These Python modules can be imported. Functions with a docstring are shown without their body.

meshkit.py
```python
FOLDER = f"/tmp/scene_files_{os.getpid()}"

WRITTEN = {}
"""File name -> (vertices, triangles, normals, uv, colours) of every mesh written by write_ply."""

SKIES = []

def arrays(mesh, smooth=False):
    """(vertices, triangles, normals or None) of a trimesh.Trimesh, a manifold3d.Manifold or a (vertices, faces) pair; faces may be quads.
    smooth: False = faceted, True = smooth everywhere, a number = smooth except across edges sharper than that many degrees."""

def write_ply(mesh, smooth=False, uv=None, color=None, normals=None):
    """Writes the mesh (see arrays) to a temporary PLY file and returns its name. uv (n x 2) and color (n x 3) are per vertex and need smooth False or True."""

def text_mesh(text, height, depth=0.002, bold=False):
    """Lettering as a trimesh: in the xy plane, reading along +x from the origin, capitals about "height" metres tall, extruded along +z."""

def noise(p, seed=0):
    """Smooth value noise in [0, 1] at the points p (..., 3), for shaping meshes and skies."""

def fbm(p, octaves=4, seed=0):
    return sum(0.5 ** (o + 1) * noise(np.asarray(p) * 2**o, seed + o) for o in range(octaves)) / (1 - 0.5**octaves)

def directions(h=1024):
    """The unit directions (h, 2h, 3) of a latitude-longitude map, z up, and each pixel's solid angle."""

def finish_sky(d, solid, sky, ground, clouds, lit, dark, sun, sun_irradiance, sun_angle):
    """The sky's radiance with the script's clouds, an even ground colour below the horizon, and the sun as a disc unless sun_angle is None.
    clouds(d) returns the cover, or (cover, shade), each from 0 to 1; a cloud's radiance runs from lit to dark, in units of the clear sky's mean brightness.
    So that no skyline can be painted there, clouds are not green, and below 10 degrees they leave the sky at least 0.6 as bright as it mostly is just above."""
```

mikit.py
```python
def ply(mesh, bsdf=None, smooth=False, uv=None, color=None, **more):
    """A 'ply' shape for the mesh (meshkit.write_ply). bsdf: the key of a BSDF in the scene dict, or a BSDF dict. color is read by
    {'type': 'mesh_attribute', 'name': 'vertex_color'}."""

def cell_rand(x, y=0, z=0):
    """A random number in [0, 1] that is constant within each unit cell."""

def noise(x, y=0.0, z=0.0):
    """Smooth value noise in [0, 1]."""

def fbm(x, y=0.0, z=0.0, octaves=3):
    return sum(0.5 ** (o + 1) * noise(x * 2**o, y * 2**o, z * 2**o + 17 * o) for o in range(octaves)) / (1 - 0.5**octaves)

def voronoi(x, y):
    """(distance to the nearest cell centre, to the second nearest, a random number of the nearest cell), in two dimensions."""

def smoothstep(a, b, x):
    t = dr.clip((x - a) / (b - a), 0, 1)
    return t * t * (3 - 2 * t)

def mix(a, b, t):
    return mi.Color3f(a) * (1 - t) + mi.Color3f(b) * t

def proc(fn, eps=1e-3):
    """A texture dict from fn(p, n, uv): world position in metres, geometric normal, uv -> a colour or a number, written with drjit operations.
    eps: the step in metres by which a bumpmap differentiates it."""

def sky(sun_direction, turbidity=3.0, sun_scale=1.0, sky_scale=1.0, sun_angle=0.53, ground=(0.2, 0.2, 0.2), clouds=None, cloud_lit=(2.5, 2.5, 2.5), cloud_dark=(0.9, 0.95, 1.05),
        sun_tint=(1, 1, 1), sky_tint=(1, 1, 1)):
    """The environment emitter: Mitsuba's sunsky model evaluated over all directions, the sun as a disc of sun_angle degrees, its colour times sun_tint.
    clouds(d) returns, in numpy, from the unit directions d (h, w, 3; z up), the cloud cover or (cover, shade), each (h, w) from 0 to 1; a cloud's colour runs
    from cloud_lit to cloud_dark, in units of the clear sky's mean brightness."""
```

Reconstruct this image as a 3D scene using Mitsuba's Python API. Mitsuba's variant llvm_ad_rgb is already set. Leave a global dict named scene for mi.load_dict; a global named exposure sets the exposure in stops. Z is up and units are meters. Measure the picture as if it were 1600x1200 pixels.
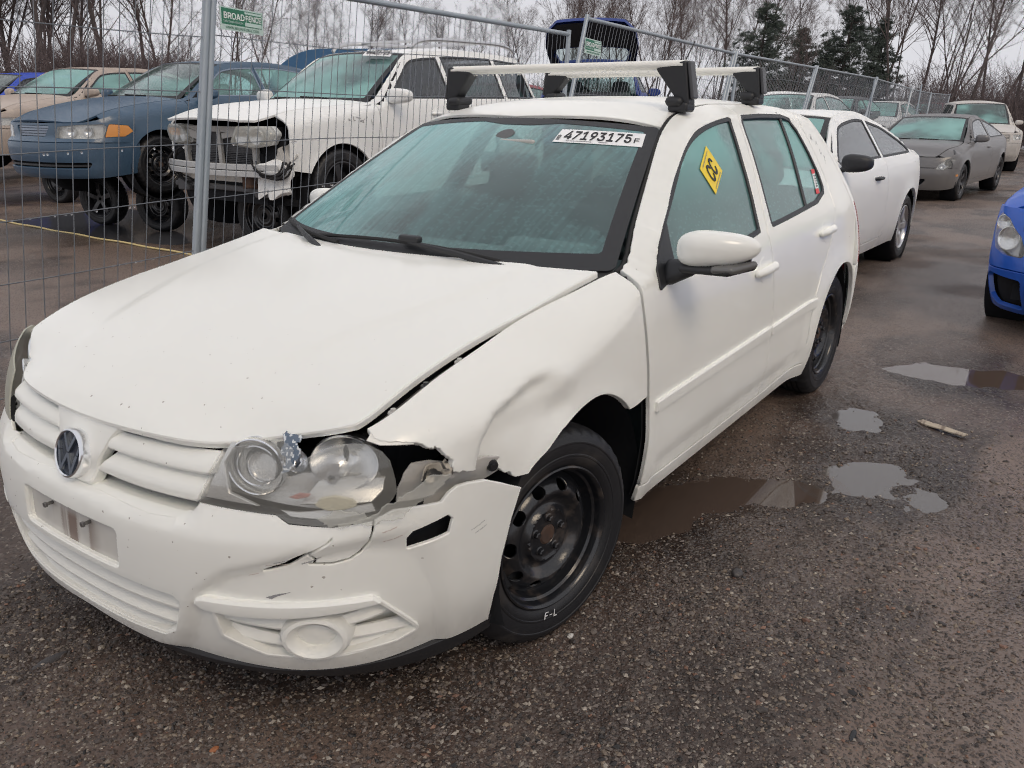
import math, random
import numpy as np, trimesh, shapely, manifold3d as m3
import mitsuba as mi, mikit, meshkit, drjit as dr
from shapely.geometry import Polygon, LineString, Point, MultiPolygon, box as sbox
from shapely import affinity
from shapely.ops import unary_union
from scipy.spatial import Delaunay
from scipy.interpolate import PchipInterpolator as PI
from mikit import proc, fbm, noise, voronoi, smoothstep, mix
T = mi.ScalarTransform4f
scene, labels = {}, {}
rng = np.random.default_rng(7)

# ------------------------------------------------------------------ camera, sky, exposure
CAM = np.array([1.695, 1.866, 1.429]); YAW, PITCH = math.radians(215.33), math.radians(-19.01)
FWD = np.array([math.cos(PITCH)*math.cos(YAW), math.cos(PITCH)*math.sin(YAW), math.sin(PITCH)])
scene['camera'] = {'type': 'perspective', 'fov': 63.66, 'fov_axis': 'x', 'near_clip': 0.05, 'far_clip': 600.0,
                   'to_world': T().look_at(origin=CAM.tolist(), target=(CAM+FWD).tolist(), up=[0, 0, 1])}
def cloud(d):
    n = meshkit.fbm(d*np.array([2.2, 2.2, 5.0])+3.1, 4, 5)
    return np.ones(d.shape[:2]), np.clip((n-.35)*1.1, 0, 1)*.22
scene['sky'] = mikit.sky([0.35, 0.75, 0.85], turbidity=4, sun_scale=0.16, sun_angle=24, clouds=cloud,
                         cloud_lit=(1.93, 1.93, 2.03), cloud_dark=(1.25, 1.25, 1.36), ground=(.12, .11, .11))
exposure = 1.95

# ------------------------------------------------------------------ materials
def rgb(*c): return {'type': 'rgb', 'value': [float(x) for x in c]}
def mat(name, base, rough=.5, metal=0., coat=0., spec=.5, two=True, **k):
    b = {'type': 'principled', 'base_color': base if isinstance(base, dict) else rgb(*base),
         'roughness': rough if isinstance(rough, dict) else float(rough), 'metallic': float(metal), 'specular': float(spec), **k}
    if coat: b.update(clearcoat=float(coat), clearcoat_gloss=.94)
    scene[name] = {'type': 'twosided', 'bsdf': b} if two else b
    return name
def bumped(name, fn, eps=1e-3, scale=1.0):
    """puts a height texture (metres) on the material"""
    b = scene[name]['bsdf']
    scene[name]['bsdf'] = {'type': 'bumpmap', 'arbitrary': {**proc(fn, eps)}, 'scale': scale, 'bsdf': b}
def paint_fn(c, dirt=(.20, .17, .14), amount=.5, zs=.42, chips=0.):
    def fn(p, n, uv):
        g = fbm(p.x*3.1, p.y*3.3, p.z*3.0)
        low = smoothstep(zs, .12, p.z+.16*(g-.5))*amount
        k = mi.Color3f(c)*(.98+.03*g)
        k = mix(k, dirt, low*(.35+.65*fbm(p.x*22, p.y*22, p.z*14)))
        if chips:
            up = dr.abs(n.z) > .5; a = dr.select(up, p.x, p.z)
            d, _, r = voronoi(a*34, p.y*34)
            k = mix(k, (.16, .13, .10), dr.select((d < .10*(r-.84)*6) & (r > .84), chips, 0.)*smoothstep(.35, .75, p.x+.25*(fbm(p.x*4, p.y*4, p.z*4)-.5)))
        return k
    return proc(fn)
mat('paint_cream', paint_fn((.735, .742, .708), chips=.7), .20, coat=1., spec=.6)
mat('paint_white', paint_fn((.76, .77, .76), zs=.45), .32, coat=.7)
mat('trim_white', (.70, .70, .665), .42, coat=.2)
mat('plastic_black', (.018, .019, .022), .48)
mat('plastic_dull', (.11, .115, .12), .75)
mat('rubber', (.014, .014, .015), .72)
mat('cavity', (.008, .009, .012), .9)
def tyre_fn(p, n, uv): return mix((.010, .0105, .013), (.038, .034, .032), smoothstep(.5, .8, fbm(p.x*14, p.y*14, p.z*14))*.6)
mat('tyre', proc(tyre_fn), .5)
mat('steel_black', proc(lambda p, n, uv: mix((.010, .011, .014), (.055, .045, .04), smoothstep(.52, .78, fbm(p.x*24, p.y*24, p.z*24, 4))*.8)), .2, coat=.6)
mat('rust', proc(lambda p, n, uv: mix((.09, .045, .025), (.03, .025, .025), fbm(p.x*40, p.y*40, p.z*40))), .8)
mat('chrome', (.82, .83, .85), .14, metal=1.)
mat('alloy', (.62, .62, .63), .28, metal=.9)
mat('alloy_dark', (.03, .03, .034), .3, coat=.5)
def galv_fn(p, n, uv): return mix((.30, .34, .38), (.42, .46, .50), fbm(p.x*9, p.y*9, p.z*5))
mat('galvanised', proc(galv_fn), .42, metal=.55)
mat('primer_grey', (.42, .41, .39), .5)
mat('seat_fabric', (.13, .135, .14), .9)
mat('seat_tan', (.20, .17, .14), .9)
mat('sticker_white', (.78, .79, .80), .45)
mat('sticker_yellow', (.80, .60, .02), .4)
mat('sticker_red', (.62, .04, .05), .45)
mat('ink_black', (.012, .012, .014), .5)
mat('ink_grey', (.25, .25, .26), .6)
mat('amber', (.70, .30, .08), .2, coat=.6)
mat('lamp_red', (.30, .01, .015), .2, coat=.6)
mat('lens_yellowed', (.55, .52, .40), .25, coat=.4)
mat('reflector', (.80, .81, .82), .24, metal=1.)
scene['lens'] = {'type': 'blendbsdf', 'weight': .16, 'a': {'type': 'thindielectric', 'int_ior': 1.5},
                 'b': {'type': 'twosided', 'bsdf': {'type': 'diffuse', 'reflectance': rgb(.62, .62, .58)}}}
scene['lens_frosted'] = {'type': 'blendbsdf', 'weight': .62, 'a': {'type': 'thindielectric', 'int_ior': 1.5}, 'b': {'type': 'twosided', 'bsdf': {'type': 'diffuse', 'reflectance': rgb(.55, .55, .47)}}}
scene['lens_hazy'] = {'type': 'blendbsdf', 'weight': .38, 'a': {'type': 'thindielectric', 'int_ior': 1.5},
                      'b': {'type': 'twosided', 'bsdf': {'type': 'diffuse', 'reflectance': rgb(.60, .60, .55)}}}
mat('lens_smoked', (.11, .11, .11), .2, coat=.6)
def glass(name, tint, fog, fog_col, wfn=None):
    scene[name] = {'type': 'blendbsdf', 'weight': proc(wfn) if wfn else fog,
                   'a': {'type': 'thindielectric', 'int_ior': 1.5, 'specular_transmittance': rgb(*tint)},
                   'b': {'type': 'twosided', 'bsdf': {'type': 'diffuse', 'reflectance': rgb(*fog_col)}}}
def fog_front(p, n, uv):
    """wet, misted screen: thick mist towards the passenger side and the top, fine run-off streaks down the slope"""
    st = fbm(p.y*95+.9*noise(p.x*14, p.y*12)+.3*p.x, p.x*2.2, 3.0)
    g = fbm(p.x*2.3+4, p.y*2.6, 1.0)
    m = .13+.44*smoothstep(.25, -.60, p.y+.35*(g-.5))*(.6+.8*g)+.20*smoothstep(1.16, 1.34, p.z)
    clear = smoothstep(.45, .62, fbm(p.x*3.5, p.y*5.0, 6.))*.10
    drops = smoothstep(.60, .78, noise(p.x*110, p.y*110, p.z*60))
    return dr.clip(m*(.84+.26*smoothstep(.35, .62, st))-clear+.05*drops, .08, .85)
glass('glass_front', (.66, .88, .86), .4, (.33, .62, .635), fog_front)
def fog_side(p, n, uv):
    g = fbm(p.x*3.1, p.z*3.6, 2.0)
    m = .13+.36*smoothstep(1.05, 1.32, p.z)*smoothstep(.35, .6, g+.1)+.10*g
    drops = smoothstep(.62, .8, noise(p.x*120, p.y*60, p.z*120))*smoothstep(1.2, .95, p.z)
    return dr.clip(m+.08*drops, .05, .8)
glass('glass_side', (.55, .76, .74), .3, (.30, .63, .61), fog_side)
def fog_far(p, n, uv):
    g = fbm(p.x*1.5, p.y*1.5, p.z*2.2); return dr.clip(.08+.62*smoothstep(.36, .68, g), .08, .75)
glass('glass_frosted', (.6, .82, .80), .5, (.33, .58, .56), fog_far)
glass('glass_dark', (.20, .22, .24), .10, (.16, .18, .20))
glass('glass_clear', (.75, .85, .84), .2, (.35, .45, .45))

# ------------------------------------------------------------------ mesh helpers
def add(key, mesh, m, smooth=35, tw=None, kind=None, **lab):
    """one entry of the scene; a key that is taken gets the next three-digit number"""
    k, i = key, 0
    while k in scene:
        i += 1; k = f'{key}_{i:03d}'
    scene[k] = mikit.ply(mesh, m, smooth=smooth)
    if tw is not None: scene[k]['to_world'] = tw
    if kind or lab: labels[k] = {**({'kind': kind} if kind else {}), **lab}
    return k
def thing(key, label, cat, group=None):
    labels[key] = {'label': label, 'category': cat, **({'group': group} if group else {})}
    return key
def numbered(key, used={}):
    used[key] = used.get(key, -1)+1
    return key if used[key] == 0 else f'{key}_{used[key]:03d}'
def cat(ms):
    vs, fs, o = [], [], 0
    for m in ms:
        v, f = (m.vertices, m.faces) if hasattr(m, 'vertices') else m
        vs.append(np.asarray(v, float)); fs.append(np.asarray(f, int)+o); o += len(v)
    return np.vstack(vs), np.vstack(fs)
def man(m):
    g = m.to_mesh(); return np.array(g.vert_properties[:, :3], float), np.array(g.tri_verts, int)
def move(m, R=None, t=(0, 0, 0), s=1.):
    v, f = (m.vertices, m.faces) if hasattr(m, 'vertices') else m
    v = np.asarray(v, float)*s
    if R is not None: v = v@np.asarray(R).T
    f = np.asarray(f)
    if np.linalg.det(np.diag(np.broadcast_to(s, 3)) if R is None else np.asarray(R)@np.diag(np.broadcast_to(s, 3))) < 0: f = f[:, ::-1]
    return v+np.asarray(t), f
def rot(ax, deg):
    return trimesh.transformations.rotation_matrix(math.radians(deg), ax)[:3, :3]
def hull(pts, rs, seg=12):
    return man(m3.Manifold.batch_hull([m3.Manifold.sphere(r, seg).translate(list(map(float, p))) for p, r in zip(pts, np.broadcast_to(rs, len(pts)))]))
def rbox(c, s, r=.01, seg=12):
    """rounded box: centre c, full size s"""
    h = np.asarray(s)/2-r; return hull([np.asarray(c)+h*np.array(k) for k in np.ndindex(2, 2, 2) for k in [np.array(k)*2-1]], r, seg)
def bx(c, s, R=None):
    m = trimesh.creation.box(extents=s); return move((m.vertices, m.faces), R, c)
def tube(pts, r, n=8, cap=True):
    p = np.asarray(pts, float); t = np.gradient(p, axis=0); t /= np.linalg.norm(t, axis=1, keepdims=True)+1e-12
    up = np.array([0, 0, 1.]) if abs(t[0, 2]) < .9 else np.array([1., 0, 0])
    a = np.cross(t, up); a /= np.linalg.norm(a, axis=1, keepdims=True)+1e-12; b = np.cross(t, a)
    an = np.arange(n)*2*np.pi/n; r = np.broadcast_to(r, len(p))
    v = p[:, None]+r[:, None, None]*(np.cos(an)[None, :, None]*a[:, None]+np.sin(an)[None, :, None]*b[:, None])
    i, j = np.meshgrid(np.arange(len(p)-1), np.arange(n), indexing='ij')
    q = np.stack([i*n+j, i*n+(j+1) % n, (i+1)*n+(j+1) % n, (i+1)*n+j], -1).reshape(-1, 4)
    v = v.reshape(-1, 3); f = np.vstack([q[:, [0, 2, 1]], q[:, [0, 3, 2]]])
    if cap:
        k = len(v); v = np.vstack([v, p[0], p[-1]]); e = np.arange(n); m = k-n
        f = np.vstack([f, np.stack([e*0+k, e, (e+1) % n], 1), np.stack([e*0+k+1, m+(e+1) % n, m+e], 1)])
    return v, f
def tubes(P, R, n):
    """many tubes at once: P (m, k, 3), R (m, k)"""
    P, R = np.asarray(P, float), np.asarray(R, float); m, k = R.shape
    t = np.gradient(P, axis=1); t /= np.linalg.norm(t, axis=2, keepdims=True)+1e-12
    up = np.where(np.abs(t[:, :1, 2:]) < .9, [0, 0, 1.], [1., 0, 0]); a = np.cross(t, up); a /= np.linalg.norm(a, axis=2, keepdims=True)+1e-12; b = np.cross(t, a)
    an = np.arange(n)*2*np.pi/n
    v = P[:, :, None]+R[:, :, None, None]*(np.cos(an)[:, None]*a[:, :, None]+np.sin(an)[:, None]*b[:, :, None])
    i, j = np.meshgrid(np.arange(k-1), np.arange(n), indexing='ij')
    q = np.stack([i*n+j, i*n+(j+1) % n, (i+1)*n+(j+1) % n, (i+1)*n+j], -1).reshape(-1, 4); f = np.vstack([q[:, [0, 2, 1]], q[:, [0, 3, 2]]])
    return v.reshape(-1, 3), (f[None]+(np.arange(m)*n*k)[:, None, None]).reshape(-1, 3)
def lathe(prof, n=48, ang=None, wob=None):
    """revolve (r, y) about the y axis"""
    pr = np.asarray(prof, float); a = np.arange(n)*2*np.pi/n
    r = pr[:, 0][None]*np.ones((n, 1))
    if wob is not None: r = r+wob(a, pr)
    v = np.stack([r*np.cos(a)[:, None], np.broadcast_to(pr[:, 1], r.shape), r*np.sin(a)[:, None]], -1).reshape(-1, 3)
    m = len(pr); i, j = np.meshgrid(np.arange(n), np.arange(m-1), indexing='ij'); k = (i+1) % n
    q = np.stack([i*m+j, k*m+j, k*m+j+1, i*m+j+1], -1).reshape(-1, 4)
    return v, np.vstack([q[:, [0, 1, 2]], q[:, [0, 2, 3]]])
def frame(ez, up=(0, 0, 1)):
    ez = np.asarray(ez, float)/np.linalg.norm(ez); ex = np.cross(up, ez); ex /= np.linalg.norm(ex)
    return np.stack([ex, np.cross(ez, ex), ez], 1)
YtoZ = np.array([[1, 0, 0], [0, 0, -1], [0, 1, 0.]])      # turns a lathe's y axis to z
def polys(p): return [g for g in getattr(p, 'geoms', [p]) if isinstance(g, Polygon) and g.area > 1e-6]
def flat(poly, h):
    """triangles of a 2-D region, with inner points at spacing h"""
    vs, fs, o = [], [], 0
    for g in polys(poly):
        g = g.buffer(0)
        for q in polys(g):
            q = shapely.segmentize(q, h); b = np.vstack([np.array(r.coords)[:-1] for r in [q.exterior, *q.interiors]])
            x0, y0, x1, y1 = q.bounds
            gx, gy = np.meshgrid(np.arange(x0, x1+h, h), np.arange(y0, y1+h, h*.866), indexing='ij'); gx = gx+(np.arange(gx.shape[1]) % 2)*h*.5
            pts = np.stack([gx.ravel(), gy.ravel()], -1); inner = q.buffer(-.55*h)
            pts = pts[shapely.contains_xy(inner, pts[:, 0], pts[:, 1])] if not inner.is_empty else pts[:0]
            P = np.vstack([b, pts]); P = P[np.unique(np.round(P, 6), axis=0, return_index=True)[1]]
            t = Delaunay(P).simplices; c = P[t].mean(1)
            e1, e2 = P[t[:, 1]]-P[t[:, 0]], P[t[:, 2]]-P[t[:, 0]]; ar = e1[:, 0]*e2[:, 1]-e1[:, 1]*e2[:, 0]
            ok = shapely.contains_xy(q.buffer(1e-7), c[:, 0], c[:, 1]) & (np.abs(ar) > 1e-9); t = t[ok]; ar = ar[ok]
            t[ar < 0] = t[ar < 0][:, ::-1]
            vs.append(P); fs.append(t+o); o += len(P)
    return np.vstack(vs), np.vstack(fs)
def vnorm(P, f):
    n = np.zeros_like(P); k = np.cross(P[f[:, 1]]-P[f[:, 0]], P[f[:, 2]]-P[f[:, 0]])
    for i in range(3): np.add.at(n, f[:, i], k)
    return n/np.maximum(np.linalg.norm(n, axis=1, keepdims=True), 1e-12)
def lift(poly, fn, h=.03, t=.012, out=(0, 1, 0), lip=.0025):
    """a panel: the 2-D region carried onto the surface fn, its edge turned inwards by t (with a rolled lip)"""
    D, f = flat(poly, h); P = np.asarray(fn(D), float); n = vnorm(P, f)
    if (n.mean(0)@np.asarray(out)) < 0: f = f[:, ::-1]; n = -n
    if t <= 0: return P, f
    e = np.vstack([f[:, [0, 1]], f[:, [1, 2]], f[:, [2, 0]]]); s = np.sort(e, 1)
    _, inv, cnt = np.unique(s, axis=0, return_inverse=True, return_counts=True); e = e[cnt[inv.ravel()] == 1]
    u, k = np.unique(e, return_inverse=True); k = k.reshape(-1, 2); m = len(u)
    # outward direction in the surface at the rim
    d = np.zeros((m, 3)); ed = P[e[:, 1]]-P[e[:, 0]]; ou = np.cross(ed, n[e[:, 0]])
    for i in range(2): np.add.at(d, k[:, i], ou)
    d /= np.maximum(np.linalg.norm(d, axis=1, keepdims=True), 1e-12)
    lp = min(lip, t*.4)
    P = P.copy(); top = P[u].copy(); P[u] = top-d*lp*.7-n[u]*lp*.15
    r1, r2 = top-n[u]*lp, top-n[u]*t
    N = len(P); V = np.vstack([P, P[u], r1, r1, r2]); a, b, c, g = N, N+m, N+2*m, N+3*m; F = [f]
    for o1, o2 in ((a, b), (c, g)):
        F += [np.stack([o1+k[:, 0], o2+k[:, 0], o2+k[:, 1]], 1), np.stack([o1+k[:, 0], o2+k[:, 1], o1+k[:, 1]], 1)]
    return V, np.vstack(F)
def paste(mesh, fn, o, ex, ey, off=.002, out=(0, 1, 0)):
    """lettering or a flat mesh (x, y, thickness z) laid onto the surface fn at domain point o, domain steps ex, ey per metre"""
    v, f = (np.asarray(mesh.vertices), np.asarray(mesh.faces)) if hasattr(mesh, 'vertices') else mesh
    D = np.asarray(o)+v[:, :1]*np.asarray(ex)+v[:, 1:2]*np.asarray(ey); P = fn(D); e = 2e-3
    n = np.cross(fn(D+[e, 0])-P, fn(D+[0, e])-P); n /= np.linalg.norm(n, axis=1, keepdims=True)+1e-12
    n *= np.where(n@np.asarray(out) < 0, -1, 1)[:, None]
    V = P+n*(off+v[:, 2:])
    return V, f
def spl(pts, n=6, closed=False):
    """smooth curve through points"""
    p = np.asarray(pts, float)
    if closed: p = np.vstack([p[-2:], p, p[:3]])
    t = np.r_[0, np.cumsum(np.maximum(np.linalg.norm(np.diff(p, axis=0), axis=1), 1e-9)**.5)]
    from scipy.interpolate import CubicSpline
    c = CubicSpline(t, p); a, b = (2, len(p)-3) if closed else (0, len(p)-1)
    q = np.concatenate([np.linspace(t[i], t[i+1], n, endpoint=False) for i in range(a, b)]+[[t[b]]])
    return c(q)
def pg(*p): return Polygon(p).buffer(0)
def rnd(p, r): return p.buffer(-r).buffer(2*r).buffer(-r)
def tab(*p):
    p = np.array(sorted(p)); f = PI(p[:, 0], p[:, 1]); a, b = p[0, 0], p[-1, 0]
    return lambda x: f(np.clip(x, a, b))
def sm(a, b, x):
    t = np.clip((x-a)/(b-a), 0, 1); return t*t*(3-2*t)
def jag(p, amp, seed=1, h=.006):
    """a torn edge"""
    r = np.random.default_rng(seed); q = np.array(shapely.segmentize(p, h).exterior.coords)[:-1]; n = np.repeat(r.normal(0, 1, (len(q)//2+1, 2)), 2, 0)[:len(q)]+r.normal(0, .6, q.shape)
    return Polygon(q+n*amp).buffer(0)
def mirror(m): v, f = m; return v*np.array([1, -1, 1]), f[:, ::-1]
def textm(s, h, d=.0012, bold=False): return meshkit.text_mesh(s, h, d, bold)

# ------------------------------------------------------------------ body surfaces of a car
def half_se(m,n=400):
    t=np.linspace(0,np.pi/2,n);c=np.cos(t)**(2/m);s=np.sin(t)**(2/m);c[-1]=0
    L=np.r_[0,np.cumsum(np.hypot(np.diff(c),np.diff(s)))];return L/L[-1],c,s
class Surf:
    """side sheet Y(x,z), top sheets H (hood), R (roof), nose sheet N(s,z)"""
    def __init__(S,B,Pl,yE,zE,zs,hood,hk,roof,nose,xf,m,p=2.2):
        S.hk=hk
        S.B,S.Pl,S.yE,S.zE,S.zs,S.hc,S.rc,S.nose,S.xf,S.p=B,Pl,yE,zE,zs,hood,roof,nose,xf,p
        S.tl,S.tc,S.ts=half_se(m)
    def Y(S,x,z):
        zs,zE=S.zs(x),S.zE(x);zl=np.minimum(z,zs)
        y=S.B(zl)*S.Pl(x);q=np.clip((z-zs)/np.maximum(zE-zs,1e-3),0,1.3)
        return y-(S.B(zs)*S.Pl(x)-S.yE(x))*q**S.p
    def side(S,d,sg=1,off=0):
        return np.stack([d[:,0],sg*(S.Y(d[:,0],d[:,1])+off),d[:,1]],-1)
    def H(S,x,y):return S.hc(x)-S.hk(x)*np.abs(y)**2.4
    def N(S,d,off=0):
        s,z=d[:,0],d[:,1];a=np.abs(s)
        c=np.interp(a,S.tl,S.tc);q=np.interp(a,S.tl,S.ts)
        xf=S.xf+0*z
        b=S.Y(xf,np.minimum(z,S.zE(xf)-.01))
        return np.stack([xf+(S.nose(z)-xf+off)*c,np.sign(s)*(b+off)*q,z],-1)
golf=Surf(
 B=tab((.12,.78),(.17,.805),(.22,.825),(.35,.858),(.5,.866),(.65,.868),(.8,.858),(.9,.838),(.95,.818),(1.0,.792),(1.2,.69),(1.3,.632),(1.36,.592),(1.40,.555),(1.44,.49)),
 Pl=tab((-3.3,.80),(-3.1,.90),(-2.8,.965),(-2.5,.995),(-2,1.),(-1.2,1.),(-.3,1.),(.1,.997),(.2,.99),(.35,.975),(.55,.93),(.7,.85),(.8,.76)),
 yE=tab((.80,.2),(.735,.42),(.70,.50),(.64,.60),(.58,.675),(.5,.692),(.38,.70),(.16,.704),(0,.712),(-.2,.722),(-.36,.732),(-.435,.74),(-.6,.692),(-.8,.628),(-1.07,.549),(-1.25,.515),(-1.6,.505),(-2.3,.505),(-2.6,.50),(-2.8,.48),(-3.3,.45)),
 zE=tab((.80,.73),(.735,.728),(.70,.745),(.64,.77),(.58,.787),(.5,.812),(.38,.85),(.16,.889),(0,.916),(-.2,.938),(-.36,.958),(-.435,.965),(-.6,1.065),(-.8,1.185),(-1.07,1.337),(-1.25,1.385),(-1.6,1.415),(-2.3,1.40),(-2.6,1.375),(-2.75,1.30),(-3.0,1.05),(-3.3,.9)),
 zs=tab((.76,.58),(.5,.66),(.3,.71),(0,.76),(-.3,.84),(-.435,.925),(-.6,1.01),(-.8,1.12),(-1.07,1.27),(-1.25,1.33),(-1.6,1.345),(-2.3,1.335),(-2.6,1.30),(-3.0,1.0),(-3.3,.8)),
 hood=tab((.815,.728),(.80,.742),(.77,.762),(.7,.792),(.6,.826),(.4,.879),(.2,.922),(0,.955),(-.15,.975),(-.5,1.0)),
 hk=tab((.82,.2),(.735,.30),(.58,.115),(.38,.072),(0,.09),(-.36,.04)),
 roof=tab((-.9,1.36),(-1.05,1.395),(-1.3,1.43),(-1.7,1.445),(-2.1,1.44),(-2.5,1.415),(-2.8,1.37)),
 nose=tab((.15,.78),(.17,.80),(.2,.845),(.25,.87),(.32,.885),(.42,.892),(.5,.888),(.55,.88),(.6,.852),(.62,.838),(.65,.832),(.7,.815),(.74,.795),(.78,.77)),
 xf=.2,m=2.5)
def wind(d,off=0):
    v,t=d[:,0],d[:,1];a=np.abs(v);b=1-a**2.2;c=1-v*v
    C0=np.stack([-.435+.27*b,.74*v,.965+.012*c],-1);C1=np.stack([-1.07+.12*c,.549*v,1.337+.030*c],-1)
    P=C0+(C1-C0)*t[:,None]
    n=np.array([.47,0,.88]);return P+n*(.022*4*t*(1-t)*(.4+.6*c)+off)[:,None]

# ------------------------------------------------------------------ wheels, shared by all cars
def tyre_mesh(R, rim, w):
    pr = [(rim-.012, -w*.72), (rim+.006, -w*.9), (rim+.02, -w*.97), (rim+.028, -w*.965), (rim+.030, -w*.985), (rim+.034, -w*.985), (rim+.036, -w*.972), ((R+rim)/2-.004, -w), ((R+rim)/2+.010, -w*.992), ((R+rim)/2+.012, -w*1.008), ((R+rim)/2+.016, -w*1.006), ((R+rim)/2+.018, -w*.985), (R-.024, -w*.93), (R-.010, -w*.82), (R-.002, -w*.62)]
    for g in (-.42, -.14, .14, .42): pr += [(R, w*(g-.045)), (R-.007, w*(g-.03)), (R-.007, w*(g+.03)), (R, w*(g+.045))]
    pr += [(r, -y) for r, y in pr[:15][::-1]]
    pr = np.array(pr)
    def wob(a, p):
        s = (np.abs(p[:, 1]) > w*.6) & (p[:, 0] > R-.02) & (np.abs(p[:, 1]) < w*.9)
        k = (np.arange(len(a)) % 4 < 1)
        return -.0065*k[:, None]*s[None]
    return lathe(pr, 160, wob=wob)
def steel_rim(rim):
    k = rim/.205
    prof = tab((0, -.036), (.026, -.036), (.030, -.034), (.060, -.036), (.074, -.030), (.082, -.042), (.092, -.047), (.112, -.034), (.124, -.022), (.136, -.026), (.150, -.036), (.165, -.055), (.176, -.062))
    d = Point(0, 0).buffer(.175, 64).difference(Point(0, 0).buffer(.029, 24))
    for i in range(10):
        a = 2*np.pi*(i+.3)/10; e = affinity.rotate(affinity.scale(Point(0, 0).buffer(1, 12), .0155, .0205), math.degrees(a), origin=(0, 0))
        d = d.difference(affinity.translate(e, .144*math.cos(a), .144*math.sin(a)))
    def fn(D): r = np.hypot(D[:, 0], D[:, 1]); return np.stack([D[:, 0], prof(r), D[:, 1]], -1)
    disc = lift(d, fn, .008, .006, lip=.0015)
    barrel = lathe([(.170, -.16), (.172, -.066), (.178, -.058), (.183, -.034), (.189, -.028), (.192, -.012), (.1955, -.005), (.2005, -.001), (.205, -.003), (.2065, -.010), (.203, -.02)], 96)
    return move(cat([disc, barrel]), s=(k, 1, k))
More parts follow.
